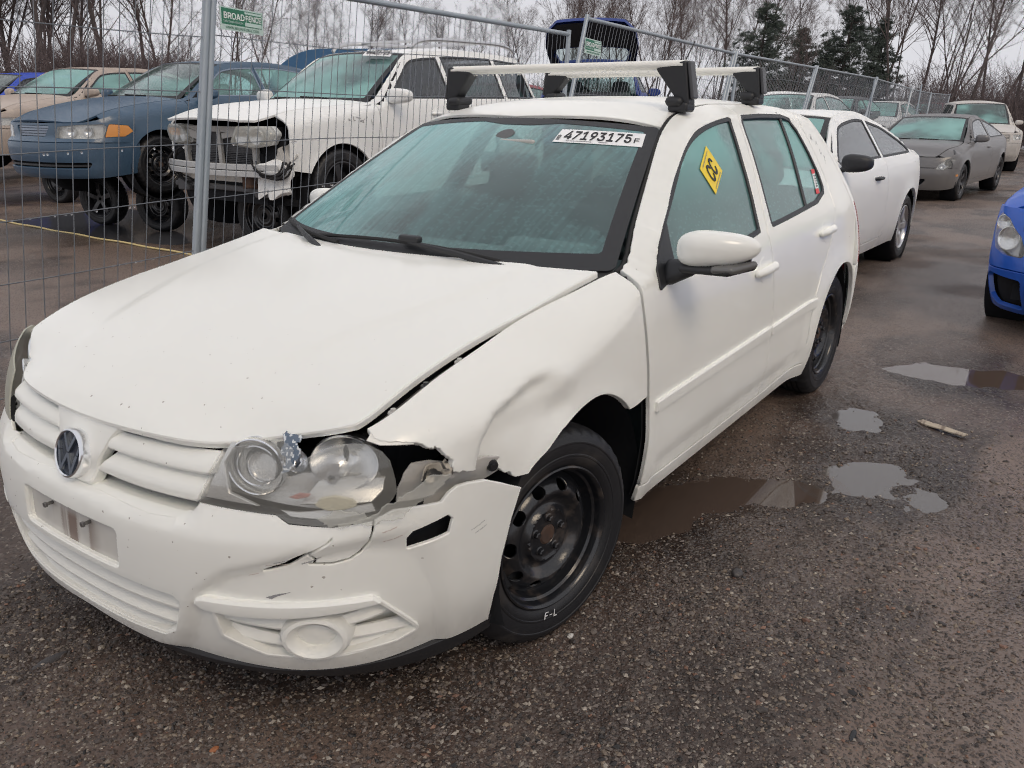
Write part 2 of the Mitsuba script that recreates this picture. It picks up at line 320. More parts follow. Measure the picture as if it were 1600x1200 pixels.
def spoke_rim(rim, n, width=.03, split=False, depth=-.02):
    d = Point(0, 0).buffer(.052, 24)
    for i in range(n):
        a = 2*np.pi*(i+.25)/n
        for o in ((-.05, .05) if split else (0,)):
            p = pg((.03, -width*.45), (.19, -width*.62), (.19, width*.62), (.03, width*.45))
            d = d.union(affinity.rotate(affinity.rotate(p, math.degrees(o*1.6), origin=(.03, 0)), math.degrees(a+o), origin=(0, 0)))
    d = d.intersection(Point(0, 0).buffer(.187, 48)).difference(Point(0, 0).buffer(.018, 16))
    prof = tab((0, depth-.012), (.05, depth-.010), (.08, depth), (.14, depth+.006), (.187, -.012))
    def fn(D): r = np.hypot(D[:, 0], D[:, 1]); return np.stack([D[:, 0], prof(r), D[:, 1]], -1)
    disc = lift(d, fn, .014, .035, lip=.004)
    barrel = lathe([(.165, -.17), (.175, -.05), (.184, -.022), (.192, -.008), (.199, -.001), (.205, -.003), (.2065, -.010), (.203, -.02)], 64)
    k = rim/.205; return move(cat([disc, barrel]), s=(k, 1, k))
def wheel(root, c, sg, kind, R=.3125, rim=.205, w=.0975, steer=0., rim_mat='steel_black', W4=None, bare=False):
    """car > wheel > tyre, rim, lug bolts, brake disc; sg = 1 on the car's left"""
    k = numbered(f'{root}__wheel')
    tw = T().translate(list(map(float, c))).rotate([0, 0, 1], steer+(0 if sg > 0 else 180)).rotate([0, 1, 0], float(rng.uniform(0, 70)) if kind != 'steel' else 8.)
    if W4 is not None: tw = W4 @ tw
    key = (kind, R, rim, w, rim_mat)
    if key not in wheel.cache:
        rm = steel_rim(rim) if kind == 'steel' else spoke_rim(rim, *kind)
        rm = move(rm, t=(0, w-.006, 0))
        q = w-.006-.036; kk = rim/.205
        bolts = [cat([move(lathe([(0, .016), (.0072, .016), (.0095, .013), (.0098, 0)], 6), t=(.05*kk*math.cos(a), q, .05*kk*math.sin(a))),
                      move(lathe([(.0098, .004), (.0135, .002), (.0145, -.002)], 16), t=(.05*kk*math.cos(a), q, .05*kk*math.sin(a)))]) for a in np.arange(5)*2*np.pi/5+.5]
        hub = lathe([(0, q+.004), (.024, q+.004), (.029, q), (.03, q-.02)], 24)
        back = lathe([(0, w-.10), (.14*kk, w-.10), (.145*kk, w-.12), (rim-.02, w-.14)], 32)
        wheel.cache[key] = [mikit.ply(tyre_mesh(R, rim, w), 'tyre', smooth=30), mikit.ply(rm, rim_mat, smooth=32), mikit.ply(hub, 'rust' if kind == 'steel' else rim_mat, smooth=30),
                            mikit.ply(back, 'cavity', smooth=30), [mikit.ply(b, 'steel_black', smooth=30) for b in bolts]]
    ty, rm, hb, bk, bl = wheel.cache[key]
    if not bare or True: scene[k+'__tyre'] = {**ty, 'to_world': tw}
    scene[k+'__rim'] = {**rm, 'to_world': tw}; scene[k+'__hub'] = {**hb, 'to_world': tw}; scene[k+'__brake_drum'] = {**bk, 'to_world': tw}
    if kind == 'steel':
        for i, b in enumerate(bl): scene[k+'__lug_bolt'+(f'_{i:03d}' if i else '')] = {**b, 'to_world': tw}
    return k
wheel.cache = {}
def seat(root, x, y, m='seat_fabric', W4=None, z=.28):
    k = numbered(root+'__seat')
    add(k, hull([(x+.22, y-.2, z), (x+.22, y+.2, z), (x-.22, y-.2, z-.04), (x-.22, y+.2, z-.04)], .075), m, tw=W4)
    add(k+'__backrest', hull([(x-.24, y-.2, z+.06), (x-.24, y+.2, z+.06), (x-.42, y-.16, z+.58), (x-.42, y+.16, z+.58)], .06), m, tw=W4)
    add(k+'__headrest', hull([(x-.44, y-.10, z+.74), (x-.44, y+.10, z+.74), (x-.46, y-.08, z+.84), (x-.46, y+.08, z+.84)], .045), m, tw=W4)
def steering(root, c, tilt, W4=None):
    m = trimesh.creation.torus(.185, .016, 40, 10); sp = cat([bx((0, 0, -.01), (.3, .035, .02)), bx((0, -.08, -.01), (.035, .15, .02)), rbox((0, 0, -.01), (.14, .12, .06), .02)])
    add(root+'__steering_wheel', move(cat([m, sp]), rot([0, 1, 0], tilt)@rot([0, 0, 1], 90), c), 'plastic_black', tw=W4)

# ------------------------------------------------------------------ the damaged white hatchback in front
G = thing('white_hatchback', 'cream white five-door hatchback in front with smashed left headlight, dented fender and roof bars', 'car')
g = lambda n: G+'__'+n
AF, AR = (-.075, .31), (-2.45, .305)
arch_f = Polygon(spl([(-.402, .10), (-.409, .25), (-.402, .35), (-.375, .43), (-.31, .56), (-.236, .64), (-.144, .686), (-.044, .690), (.063, .661), (.146, .621), (.212, .585), (.262, .50), (.297, .41), (.312, .3), (.312, .10)], 5)).buffer(0)
arch_r = Point(*AR).buffer(.382, 40).union(sbox(AR[0]-.382, 0, AR[0]+.382, .305))
RIDGE = LineString([(.04, .775), (.064, .805), (.104, .814), (.173, .809), (.239, .794), (.315, .773), (.349, .748), (.376, .705), (.392, .657)])
DENT = Polygon(list(RIDGE.coords)+[(.40, .64), (.32, .60), (.25, .56), (.212, .585), (.146, .621), (.063, .661), (-.01, .69), (.0, .74)]).buffer(0)
def gside(sg=1, off=0., dmg=True):
    def fn(d):
        x, z = d[:, 0], d[:, 1]; y = golf.Y(x, z)+off
        da = np.hypot(x-AF[0], z-AF[1]+.02); dr_ = np.hypot(x-AR[0], z-AR[1])
        y = y+.010*np.exp(-((da-.385)/.045)**2)*sm(.95, .6, z)+.030*np.exp(-((dr_-.38)/.085)**2)*sm(1.0, .62, z)
        y = y-.012*np.exp(-((z-.325)/.035)**2)*sm(-.45, -.6, x)*sm(-2.1, -1.9, x)
        if dmg and sg > 0:
            p = shapely.points(x, z); ins = shapely.contains(DENT, p); q = shapely.distance(RIDGE, p)
            q2 = shapely.distance(LineString([(-.01, .69), (0, .74), (.04, .775)]), p)
            y = y-np.where(ins, .036*sm(0, .030, q)*np.exp(-(q/.12)**2)*sm(0, .13, q2)*sm(.372, .46, da), -.004*np.exp(-(q/.06)**2)*sm(-.1, .08, x))
            y = y+(.026*sm(-.15, .5, x)*sm(.70, .80, z-.12*sm(.1, -.3, x)))
            y = y-.012*np.exp(-(((x-.05)/.10)**2+((z-.86)/.035)**2))
        return np.stack([x, sg*y, z], -1)
    return fn
# side outline and the lines that cut it into panels
xs = np.r_[np.linspace(-2.55, -.44, 60), np.linspace(-.43, .575, 40)]
top = [(x, float(golf.zE(x))-.002) for x in xs]
outline = Polygon(top+[(.578, .77), (.545, .74), (.50, .70), (.45, .64), (.36, .615), (.27, .59), (.20, .585), (.0, .60), (-.405, .60), (-.405, .245), (-.5, .225), (-2.1, .215), (-2.3, .22),
                        (-2.75, .25), (-2.86, .30), (-2.90, .45), (-2.90, .75), (-2.88, .9), (-2.80, 1.06), (-2.68, 1.22), (-2.57, 1.35)]).buffer(0)
outline = outline.difference(arch_f).difference(arch_r)
winF = rnd(Polygon(np.vstack([[(-.530, .905), (-.535, .945)], spl([(-.57, .985), (-.66, 1.058), (-.739, 1.105), (-.843, 1.17), (-1.018, 1.262), (-1.181, 1.317), (-1.357, 1.348), (-1.555, 1.366)], 5), [(-1.583, 1.36), (-1.573, 1.327), (-1.524, 1.213), (-1.479, 1.071), (-1.425, .952), (-1.269, .938), (-.8, .922)]])).buffer(0), .008)
winR = rnd(Polygon([(-1.552, .955), (-1.578, 1.02), (-1.629, 1.183), (-1.667, 1.30), (-1.700, 1.372), (-1.93, 1.374), (-2.2, 1.368), (-2.285, 1.352), (-2.335, 1.30), (-2.37, 1.2), (-2.395, 1.10), (-2.392, 1.045), (-2.36, 1.015), (-2.216, .985), (-2.0, .974), (-1.75, .962)]).buffer(0), .012)
DF = LineString([(-.455, 1.0), (-.432, .978), (-.407, .95), (-.396, .90), (-.392, .83), (-.401, .72), (-.417, .556), (-.413, .43), (-.409, .30), (-.407, .2)])
DB = LineString([(-1.70, 1.45), (-1.672, 1.37), (-1.60, 1.19), (-1.535, 1.03), (-1.487, .94), (-1.489, .82), (-1.505, .616), (-1.512, .43), (-1.505, .2)])
RR = LineString([(-2.40, 1.45), (-2.405, 1.36), (-2.44, 1.2), (-2.462, 1.06), (-2.44, .95), (-2.36, .86), (-2.25, .775), (-2.143, .695), (-2.07, .60), (-2.025, .48), (-2.01, .38)])
SILL = LineString([(-.40, .30), (-.6, .285), (-1.5, .275), (-2.02, .285)])
def mshift(o, p, *a): return move(hull(p, *a), t=o)
def panels(sg, tag):
    cut = unary_union([l.buffer(.0028) for l in (DB, RR, SILL)]).union(DF.buffer(.0085 if sg > 0 else .003))
    body = outline.difference(winF).difference(winR).difference(cut); out = (0, sg, 0)
    for q in polys(body):
        x, z = q.representative_point().coords[0]; cx, cz = q.centroid.coords[0]
        n = 'front_fender' if cx > -.4 else 'sill' if q.bounds[3] < .45 and q.bounds[2]-q.bounds[0] > .5 else 'front_door' if cx > -1.45 else 'rear_door' if cx > -2.15 else 'quarter_panel'
        if q.area < .004: continue
        if n == 'front_fender':
            if sg > 0: q = q.difference(jag(pg((.70, .80), (.583, .772), (.573, .762), (.545, .757), (.518, .752), (.495, .742), (.478, .730), (.462, .712), (.445, .695), (.456, .682), (.438, .668), (.404, .658), (.36, .648), (.323, .637), (.267, .605), (.20, .55), (.7, .55)), .0022, 3))
            add(g(n), lift(q, gside(sg), .016, .02, out), 'paint_cream', True, label='crumpled torn left front fender' if sg > 0 else None) if sg > 0 else add(g(n), lift(q, gside(sg), .024, .02, out), 'paint_cream', True)
        else: add(g(n), lift(q, gside(sg), .024, .014 if n != 'quarter_panel' else .02, out), 'paint_cream', True)
    for nm, w, inner in (('front_window', winF, .017), ('rear_window', winR, .017)):
        add(g(nm), lift(w.buffer(.004), gside(sg, -.010), .04, 0, out), 'glass_side', True)
        add(g(nm)+'_seal' if False else numbered(g('window_seal')), lift(w.buffer(.001).difference(w.buffer(-inner)), gside(sg, -.001), .03, .014, out), 'plastic_black', True)
    add(numbered(g('window_seal')), lift(LineString([(-2.183, 1.365), (-2.12, 1.18), (-2.045, .98)]).buffer(.013), gside(sg, -.002), .03, .01, out), 'plastic_black', True)
    # mirror triangle, rub strips, handles
    add(g('mirror_sail'), lift(rnd(pg((-.505, .895), (-.52, .955), (-.60, 1.02), (-.70, 1.082), (-.665, 1.0), (-.635, .925)), .008), gside(sg, .006), .02, .02, out), 'plastic_black', True)
    for a, b in ((-.462, -1.478), (-1.497, -2.085)):
        st = rnd(pg((a, .549-.018), (a, .549+.021), (b, .549+(a-b)*.006+.026), (b+(.03 if b < -2 else 0), .549+(a-b)*.006-.018)), .008)
        add(numbered(g('rub_strip')), lift(affinity.translate(st, 0, .006 if a < -1.4 else 0), gside(sg, .013), .02, .014, out, .006), 'paint_cream', True)
    for hx, hz in ((-1.385, .822), (-2.215, .866)):
        k = numbered(g('door_handle'))
        P = gside(sg, 0)(np.array([[hx, hz]]))[0]
        add(k, hull([P+[.095, sg*.012, -.004], P+[.06, sg*.022, 0], P+[-.06, sg*.022, .002], P+[-.095, sg*.012, .004]], [.013, .015, .015, .013]), 'paint_cream', 45)
        add(k+'__handle_cup', lift(Point(hx, hz-.004).buffer(.05, 16), lambda d: gside(sg, .0015)(d)-np.array([0, sg, 0])*(.006*np.exp(-((d[:, 0]-hx)**2+(d[:, 1]-hz)**2)/.03**2))[:, None]*0+0, .012, .004, out, .003), 'paint_cream', True)
    # dark lining behind the panels, arches
    add(numbered(g('inner_lining')), lift(outline.buffer(-.015).difference(winF.buffer(.012)).difference(winR.buffer(.012)).difference(sbox(-.1, .5, 1, 1)), gside(sg, -.028, False), .035, 0, out), 'cavity', True)
    for (ax, az), r, n in ((AF, .37, 'f'), (AR, .38, 'r')):
        a = np.linspace(-.35, np.pi+.35, 28); ys = np.array([.832, .78, .55, .42])
        v = np.array([[ax+(r+(.012 if j else -.004))*math.cos(t), sg*y, az+(r+.012)*math.sin(t)] for t in a for j, y in enumerate(ys)])
        i, j = np.meshgrid(np.arange(27), np.arange(3), indexing='ij'); q = np.stack([i*4+j, i*4+j+1, i*4+j+5, i*4+j+4], -1).reshape(-1, 4)
        add(numbered(g('wheel_arch_liner')), cat([(v, np.vstack([q[:, [0, 1, 2]], q[:, [0, 2, 3]]])), (lambda L: (L[0]*[1, 0, 1]+[ax, sg*.43, az], L[1]))(lathe([(0, 0), (r+.01, 0)], 32))]), 'cavity', True)
    # mirror
    k = numbered(g('door_mirror')); mo = np.array([0, 0, 0.]) if sg > 0 else np.array([-.20, .075, .0])
    ic = trimesh.creation.icosphere(4); u = np.asarray(ic.vertices); pw = lambda q, e: np.sign(q)*np.abs(q)**e
    w_ = np.column_stack([pw(u[:, 0], .75)*.062, pw(u[:, 1], .62)*.108, pw(u[:, 2], .70)*.056]); tp = (w_[:, 1]+.108)/.216      # 0 at the door, 1 at the tip
    w_[:, 2] = w_[:, 2]*(1-.30*tp**2)+np.where(w_[:, 2] > 0, 0, .010*tp); w_[:, 0] = np.minimum(w_[:, 0], 9)*(1-.25*tp**3)-.075*tp**1.6; w_[:, 0] = np.maximum(w_[:, 0], -.045-.055*tp)
    hs = (np.column_stack([w_[:, 0]-.572, sg*(w_[:, 1]+.972), w_[:, 2]+1.018]), np.asarray(ic.faces) if sg > 0 else np.asarray(ic.faces)[:, ::-1])
    add(k+'__housing', move(hs, t=mo), 'paint_cream', True)
    add(k+'__lower_trim', mshift(mo, [(-.545, sg*.89, .962), (-.56, sg*1.02, .962), (-.65, sg*1.06, .970), (-.62, sg*.9, .962)], .012, 12), 'plastic_black', 40)
    add(k+'__turn_signal', mshift(mo, [(-.548, sg*.985, .968), (-.562, sg*1.03, .968), (-.645, sg*1.066, .977), (-.62, sg*1.05, .97)], .011, 12), 'lens_smoked', 40)
    add(k+'__arm', mshift(mo*.6, [(-.57, sg*.84, .925), (-.63, sg*.83, .935), (-.575, sg*.90, .955), (-.625, sg*.90, .96), (-.58, sg*.84, .96)], [.022, .022, .02, .02, .02], 12), 'plastic_black', 45)
    add(k+'__glass', bx(mo+[-.668, sg*.98, 1.005], (.004, .14, .07)), 'chrome', 30)
panels(1, 'l'); panels(-1, 'r')
# hood
hp = Polygon(np.vstack([spl([(-.335, .726), (-.2, .716), (0, .706), (.16, .698), (.38, .694), (.52, .688), (.575, .676)], 4), spl([(.58, .672), (.618, .62), (.646, .565), (.689, .49), (.730, .430), (.748, .40), (.775, .33), (.798, .2), (.806, .1), (.808, 0)], 4)]))
hp = unary_union([hp.union(pg((-.335, .728), (-.22, .35), (-.19, 0), (.808, 0), (.7, .40), (.5, .65))).buffer(.0005)])
hp = rnd(hp.union(affinity.scale(hp, 1, -1, origin=(0, 0))).union(sbox(-.1, -.2, .6, .2)), .006)
def hoodfn(d, off=0.):
    x, y = d[:, 0], d[:, 1]; z = golf.H(x, y)
    z = z+.007*sm(.03, -.03, np.abs(y)-(.50-.16*sm(.1, .8, x)))*sm(.80, .5, x)*sm(-.3, -.1, x)*0+.006*sm(.56-.22*sm(-.2, .8, x), .52-.22*sm(-.2, .8, x), np.abs(y))*sm(.79, .6, x)
    z = z+.006*np.exp(-(((x-.50)/.12)**2+((y-.60)/.06)**2))
    return np.stack([x, y, z+off], -1)
add(g('hood'), lift(hp, hoodfn, .022, .018, (0, 0, 1), .004), 'paint_cream', True)
add(g('hood')+'__hood_underside', lift(hp.buffer(-.03), lambda d: hoodfn(d, -.022), .06, 0, (0, 0, -1)), 'cavity', True)
# windscreen, its dark border, scuttle, wipers
add(g('windscreen'), lift(sbox(-.985, .005, .985, .985), wind, .05, 0, (1, 0, 1)), 'glass_front', True)
fr = rnd(sbox(-.99, -.02, .99, .995), .03); inn = rnd(Polygon([(-.93, .075), (0, .055), (.93, .075), (.915, .945), (.40, .955), (.2, .925), (-.0, .925), (-.2, .955), (-.915, .945)]), .02)
add(g('windscreen')+'__black_border', lift(fr.difference(inn), lambda d: wind(d, .0018), .03, .004, (1, 0, 1)), 'plastic_black', True)
add(g('scuttle_panel'), lift(sbox(-.98, -.28, .98, .03), lambda d: wind(d, -.006)-np.array([0, 0, .03])*np.clip(-d[:, 1:2]*4, 0, 1), .04, 0, (1, 0, 1)), 'plastic_black', True)
def wiper(a, b, c, e=None):
    k = numbered(g('wiper')); D = lambda v, t, o: wind(np.array([[v, t]]), o)[0]
    add(k, tube([D(*a, .012), D(*[(a[0]*.5+b[0]*.5), (a[1]*.5+b[1]*.5)], .03), D(*b, .022)], [.012, .009, .006], 8), 'plastic_black')
    e = e or (2*b[0]-c[0], 2*b[1]-c[1]); L = [D(q[0], q[1], .010+.010*math.sin(s*3.14)) for s, q in zip(np.linspace(0, 1, 13), spl([e, b, c], 6))]
    add(k+'__blade', tube(L, .006, 6), 'rubber')
wiper((.64, -.04), (.19, .042), (.60, .0), (-.46, .022)); wiper((-.25, -.05), (-.62, .03), (-.22, .012), (-.93, .05))
add(g('hose_joint'), rbox(wind(np.array([[.19, .055]]), .026)[0], (.03, .08, .022), .008), 'plastic_black')
# roof
xr = np.linspace(-2.62, -1.075, 40)
rp = Polygon([(x, float(golf.yE(x))-.006) for x in xr]+[(-1.03, .40), (-.985, .25), (-.952, 0), (-2.62, 0)]).union(sbox(-2.5, 0, -1.1, .3)); rp = rp.union(affinity.scale(rp, 1, -1, origin=(0, 0))).buffer(.02).buffer(-.02)
def rooffn(d): e = np.abs(d[:, 1])/golf.yE(np.minimum(d[:, 0], -1.07)); zc = golf.rc(d[:, 0]); return np.stack([d[:, 0], d[:, 1], zc-(zc-golf.zE(np.minimum(d[:, 0], -1.07)))*e**2.6], -1)
add(g('roof'), lift(rp, rooffn, .035, .012, (0, 0, 1)), 'paint_cream', True)
for sg in (1, -1):
    xe = np.linspace(-2.55, -.42, 50); add(numbered(g('roof_seam')), tube(np.stack([xe, sg*(golf.yE(xe)-.002), golf.zE(xe)-.011], -1), .0085, 6), 'rubber', True)
add(g('roof')+'__headlining', lift(rp.buffer(-.06), lambda d: rooffn(d)-[0, 0, .04], .05, 0, (0, 0, -1)), 'seat_tan', True)
add(g('roof')+'__aerial', tube([(-2.25, 0, 1.43), (-2.55, .0, 1.71)], [.006, .003], 6), 'rubber')
# rear end
rb_x = tab((.2, -2.86), (.45, -2.9), (.75, -2.9), (.9, -2.88), (1.06, -2.80), (1.22, -2.68), (1.35, -2.57), (1.40, -2.55)); tail = tab((.2, -3.2), (.35, -3.27), (.55, -3.30), (.62, -3.26), (.9, -3.2), (1.0, -3.16), (1.2, -2.98), (1.36, -2.78))
def rear(d):
    s, z = d[:, 0], d[:, 1]; a = np.abs(s); xb = rb_x(z); c = np.interp(a, golf.tl, golf.tc); q = np.interp(a, golf.tl, golf.ts)
    return np.stack([xb+(tail(z)-xb)*c, np.sign(s)*(golf.Y(xb, np.minimum(z, golf.zE(xb)))+.02*sm(.95, .6, z))*q, z], -1)
rw = rnd(sbox(-.62, .97, .62, 1.32), .05)
add(g('rear_bumper'), lift(sbox(-1, .22, 1, .60), rear, .05, .02, (-1, 0, 0)), 'paint_cream', True)
add(g('tailgate'), lift(sbox(-.75, .605, .75, 1.375).union(sbox(-1, .93, 1, 1.375)).union(sbox(-1, .605, -.935, .94)).union(sbox(.935, .605, 1, .94)).difference(rw), rear, .05, .02, (-1, 0, 0)), 'paint_cream', True)
add(g('rear_screen'), lift(rw, rear, .08, 0, (-1, 0, 0)), 'glass_side', True)
for sg in (1, -1): add(numbered(g('tail_light')), lift(sbox(*sorted((sg*.755, sg*.93)), .605, .605).union(sbox(min(sg*.755, sg*.93), .605, max(sg*.755, sg*.93), .925)), rear, .05, .02, (-1, 0, 0)), 'lamp_red', True)
# ---- nose: bumper, grille, lamps
def nose(off=0.): return lambda d: golf.N(d, off)
fx = lambda p: affinity.scale(p, -1, 1, origin=(0, 0))
CR = LineString([(.20, .24), (.234, .255), (.262, .32), (.279, .379), (.304, .436), (.354, .493), (.471, .541), (.60, .57), (.70, .585)])
REC = Polygon(list(CR.coords)+[(.80, .50), (.88, .35), (.92, .2), (.2, .2)]).buffer(0); RECm = fx(REC)
def bumpfn(d):
    p = shapely.points(np.abs(d[:, 0]), d[:, 1]); q = np.where(shapely.contains(REC, p), shapely.distance(CR, p), 0)*sm(.80, .52, np.abs(d[:, 0]))
    ledge = -.030*sm(.578, .592, d[:, 1])*sm(.30, .275, np.abs(d[:, 0]))
    return golf.N(d, -.018*sm(0, .035, q)*np.exp(-(q/.22)**2)+ledge)
half = [(.0, .585), (.08, .585), (.211, .581), (.262, .583), (.290, .60), (.299, .621)]
bl = [(.434, .614), (.46, .598), (.536, .59), (.60, .596), (.637, .613), (.69, .610), (.736, .607), (.748, .622), (.77, .633), (.80, .632), (.847, .623), (.90, .597), (.97, .557), (.938, .49), (.91, .4), (.896, .296), (.90, .213)]
br = [(.434, .614), (.46, .60), (.536, .592), (.62, .598), (.74, .61), (.847, .615), (.97, .557), (.938, .49), (.91, .4), (.896, .296), (.90, .213)]
low = [(.743, .226), (.582, .224), (.475, .218), (.334, .229), (.196, .236), (0, .25)]
bump = Polygon(half+bl+low).buffer(0).union(fx(Polygon(half+br+low).buffer(0))).union(sbox(-.01, .25, .01, .584)).buffer(.001).buffer(-.001)
plate = rnd(sbox(-.147, .430, .147, .526), .012)
lowg = Polygon([(.262, .405), (.274, .392), (.268, .36), (.252, .305), (.225, .282), (.15, .277), (0, .276), (-.15, .277), (-.225, .282), (-.252, .305), (-.268, .36), (-.274, .392), (-.262, .405), (-.1, .412), (.1, .412)])
fogr = rnd(Polygon([(.335, .38), (.46, .383), (.60, .401), (.625, .398), (.665, .35), (.702, .300), (.66, .280), (.515, .262), (.42, .272), (.345, .318)]), .008)
marker = rnd(pg((.676, .54), (.686, .555), (.757, .573), (.770, .561), (.763, .529), (.679, .510)), .004)
crackL = Polygon([(.425, .489), (.437, .497), (.466, .511), (.48, .524), (.497, .536), (.512, .5445), (.530, .558), (.545, .577), (.534, .557), (.514, .5375), (.500, .527), (.484, .513), (.47, .5035), (.440, .4925)])
seam = LineString([(.604, .60), (.607, .575), (.606, .549), (.593, .525), (.574, .511), (.545, .504), (.505, .506)]).buffer(.0018).union(LineString([(.500, .534), (.515, .515), (.512, .506)]).buffer(.002))
add(g('front_bumper'), lift(bump.difference(unary_union([plate, lowg, fogr, fx(fogr), marker, fx(marker), crackL, seam])), bumpfn, .012, .010, (1, 0, 0), .003), 'paint_cream', True, label='cracked front bumper with empty marker hole')
add(g('front_bumper')+'__bumper_backing', lift(bump.buffer(-.01).difference(fogr).difference(lowg).difference(plate).difference(fx(fogr)), lambda d: golf.N(d, -.055), .05, 0, (1, 0, 0)), 'cavity', True)
add(g('front_bumper')+'__plate_recess', lift(plate.buffer(.002), lambda d: golf.N(d, -.016), .03, 0, (1, 0, 0)), 'plate_dirty', True)
def plate_fn(p, n, uv):
    st = fbm(p.y*34, p.z*3.0, 2.0); m = smoothstep(.40, .66, st)*smoothstep(.12, .04, dr.abs(p.y-.01))*smoothstep(.525, .49, p.z)
    return mix(mix((.46, .45, .42), (.56, .55, .52), fbm(p.y*12, p.z*16, 4.)), (.17, .12, .10), m*.9)
mat('plate_dirty', proc(plate_fn), .4, coat=.3)
for yy in (-.061, .061):
    c = golf.N(np.array([[yy, .506]]), -.012)[0]
    add(numbered(G+'__front_bumper__plate_bolt'), cat([move(lathe([(0, .018), (.0065, .018), (.0072, .012), (.0045, .010), (.0045, -.01)], 8), rot([0, 0, 1], -90), c), bx(c+[.012, .009, .004], (.006, .014, .006), rot([1, 0, 0], 30))]), 'grey_bolt')
mat('grey_bolt', (.16, .155, .15), .4, metal=.6)
add(g('front_bumper')+'__scuff', lift(pg((.43, .428), (.452, .437), (.475, .442), (.452, .432), (.44, .424)), lambda d: bumpfn(d)+[.002, 0, 0], .01, 0, (1, 0, 0)), 'ink_grey', True)
r2 = np.random.default_rng(14)
for i in (0, 3, 5, 7, 8, 9, 10, 12):   # scrapes round the crack and the marker hole
    c = (np.array([r2.uniform(.615, .635), r2.uniform(.52, .585)]) if i < 5 else np.array([r2.uniform(.79, .84), r2.uniform(.50, .57)])) if i < 8 else np.array([r2.uniform(.40, .50), r2.uniform(.47, .52)]); a_ = r2.uniform(-.1, .6); l_ = r2.uniform(.008, .022)
    add(numbered(G+'__front_bumper__scratch'), lift(LineString([c, c+[l_, l_*a_*.6], c+[l_*1.7, l_*a_*1.3]]).buffer(r2.uniform(.0004, .0009)), lambda d: bumpfn(d)+[.0015, .0008, 0], .008, 0, (1, 0, 0)), 'ink_grey' if i % 3 else 'scuff_pink', True)
mat('scuff_pink', (.50, .40, .37), .5)
# lower grille
add(g('lower_grille'), lift(lowg.buffer(.004), lambda d: golf.N(d, -.05), .04, 0, (1, 0, 0)), 'trim_white', True)
add(G+'__lower_grille__surround', lift(lowg.buffer(.005).difference(lowg.buffer(-.003)), lambda d: golf.N(d, -.006), .015, .05, (1, 0, 0)), 'trim_white', True)
add(G+'__front_bumper__plate_surround', lift(plate.buffer(.005).difference(plate.buffer(-.002)), lambda d: golf.N(d, -.005), .015, .02, (1, 0, 0)), 'paint_cream', True)
for z0, z1, w in ((.362, .392, .272), (.318, .346, .262), (.278, .300, .245)):
    sl = Polygon([(-w, z0), (0, z0-.002), (w, z0), (w+.004, z1), (0, z1+.004), (-w-.004, z1)])
    add(numbered(G+'__lower_grille__slat'), lift(sl, lambda d, z0=z0, z1=z1: golf.N(d, -.036+.026*sm(z1, z0, d[:, 1])), .02, .02, (1, 0, 0), .006), 'trim_white', True)
# fog lamps
for sg in (1, -1):
    F = (lambda p: p) if sg > 0 else fx
    k = numbered(g('fog_light'))
    add(k+'__bezel', lift(F(fogr.buffer(.004)), lambda d: golf.N(d, -.06), .03, 0, (1, 0, 0)), 'trim_white', True)
    for i, (a, b, c, e) in enumerate(((.345, .325, .465, .302), (.338, .365, .47, .350), (.55, .352, .66, .376), (.555, .315, .70, .318), (.54, .283, .67, .292))):
        st = Polygon([(a, b-.013), (c, e-.014), (c+.002, e+.011), (a-.004, b+.012)])
        add(numbered(k+'__slat'), lift(F(st), lambda d: golf.N(d, -.040+.022*sm(.02, -.02, d[:, 1]-np.mean([b, e]))), .02, .016, (1, 0, 0), .005), 'trim_white', True)
    add(k+'__surround', lift(F(fogr.buffer(.005).difference(fogr.buffer(-.003))), lambda d: golf.N(d, -.006), .015, .06, (1, 0, 0)), 'trim_white', True)
    brow = rnd(Polygon([(.300, .398), (.306, .411), (.32, .416), (.437, .417), (.585, .419), (.612, .419), (.630, .403), (.624, .397), (.56, .388), (.466, .378), (.36, .377), (.315, .383)]), .004)
    add(k+'__brow', lift(F(brow), lambda d: golf.N(d, .002), .015, .022, (1, 0, 0), .008), 'paint_cream', True)
    P = golf.N(np.array([[sg*.510, .322]]), -.028)[0]; D = np.array([.80, sg*.60, 0]); R_ = frame(D)@YtoZ
    add(k+'__cowl', move(lathe([(.034, -.03), (.036, .006), (.042, .022), (.052, .030), (.060, .027), (.066, .012), (.070, -.03)], 48), R_, P, (1.18, 1, .86)), 'trim_white', 40)
    add(k+'__lens', move(lathe([(0, .008), (.024, .006), (.037, .0)], 32), R_, P, (1.18, 1, .86)), 'trim_white', 40)
add(g('lip_spoiler'), lift(Polygon([(-.93, .21), (-.743, .224), (-.475, .216), (-.334, .227), (-.196, .234), (0, .248), (.196, .234), (.334, .227), (.475, .216), (.743, .224), (.93, .21), (.93, .155), (.62, .165), (.44, .158), (.2, .205), (0, .222), (-.2, .205), (-.44, .158), (-.93, .155)]), lambda d: golf.N(d, -.006), .02, .02, (1, 0, 0)), 'plastic_black', True)
lg = sbox(-.285, 0, .285, 1)
add(g('front_bumper')+'__grille_ledge', lift(lg, lambda d: np.stack([*golf.N(np.stack([d[:, 0], .578+.010*np.minimum(d[:, 1]*4, 1)], -1), 0).T], -1)-np.stack([.006+.09*d[:, 1], 0*d[:, 1], 0*d[:, 1]], -1), .03, 0, (0, 0, 1)), 'paint_cream', True)
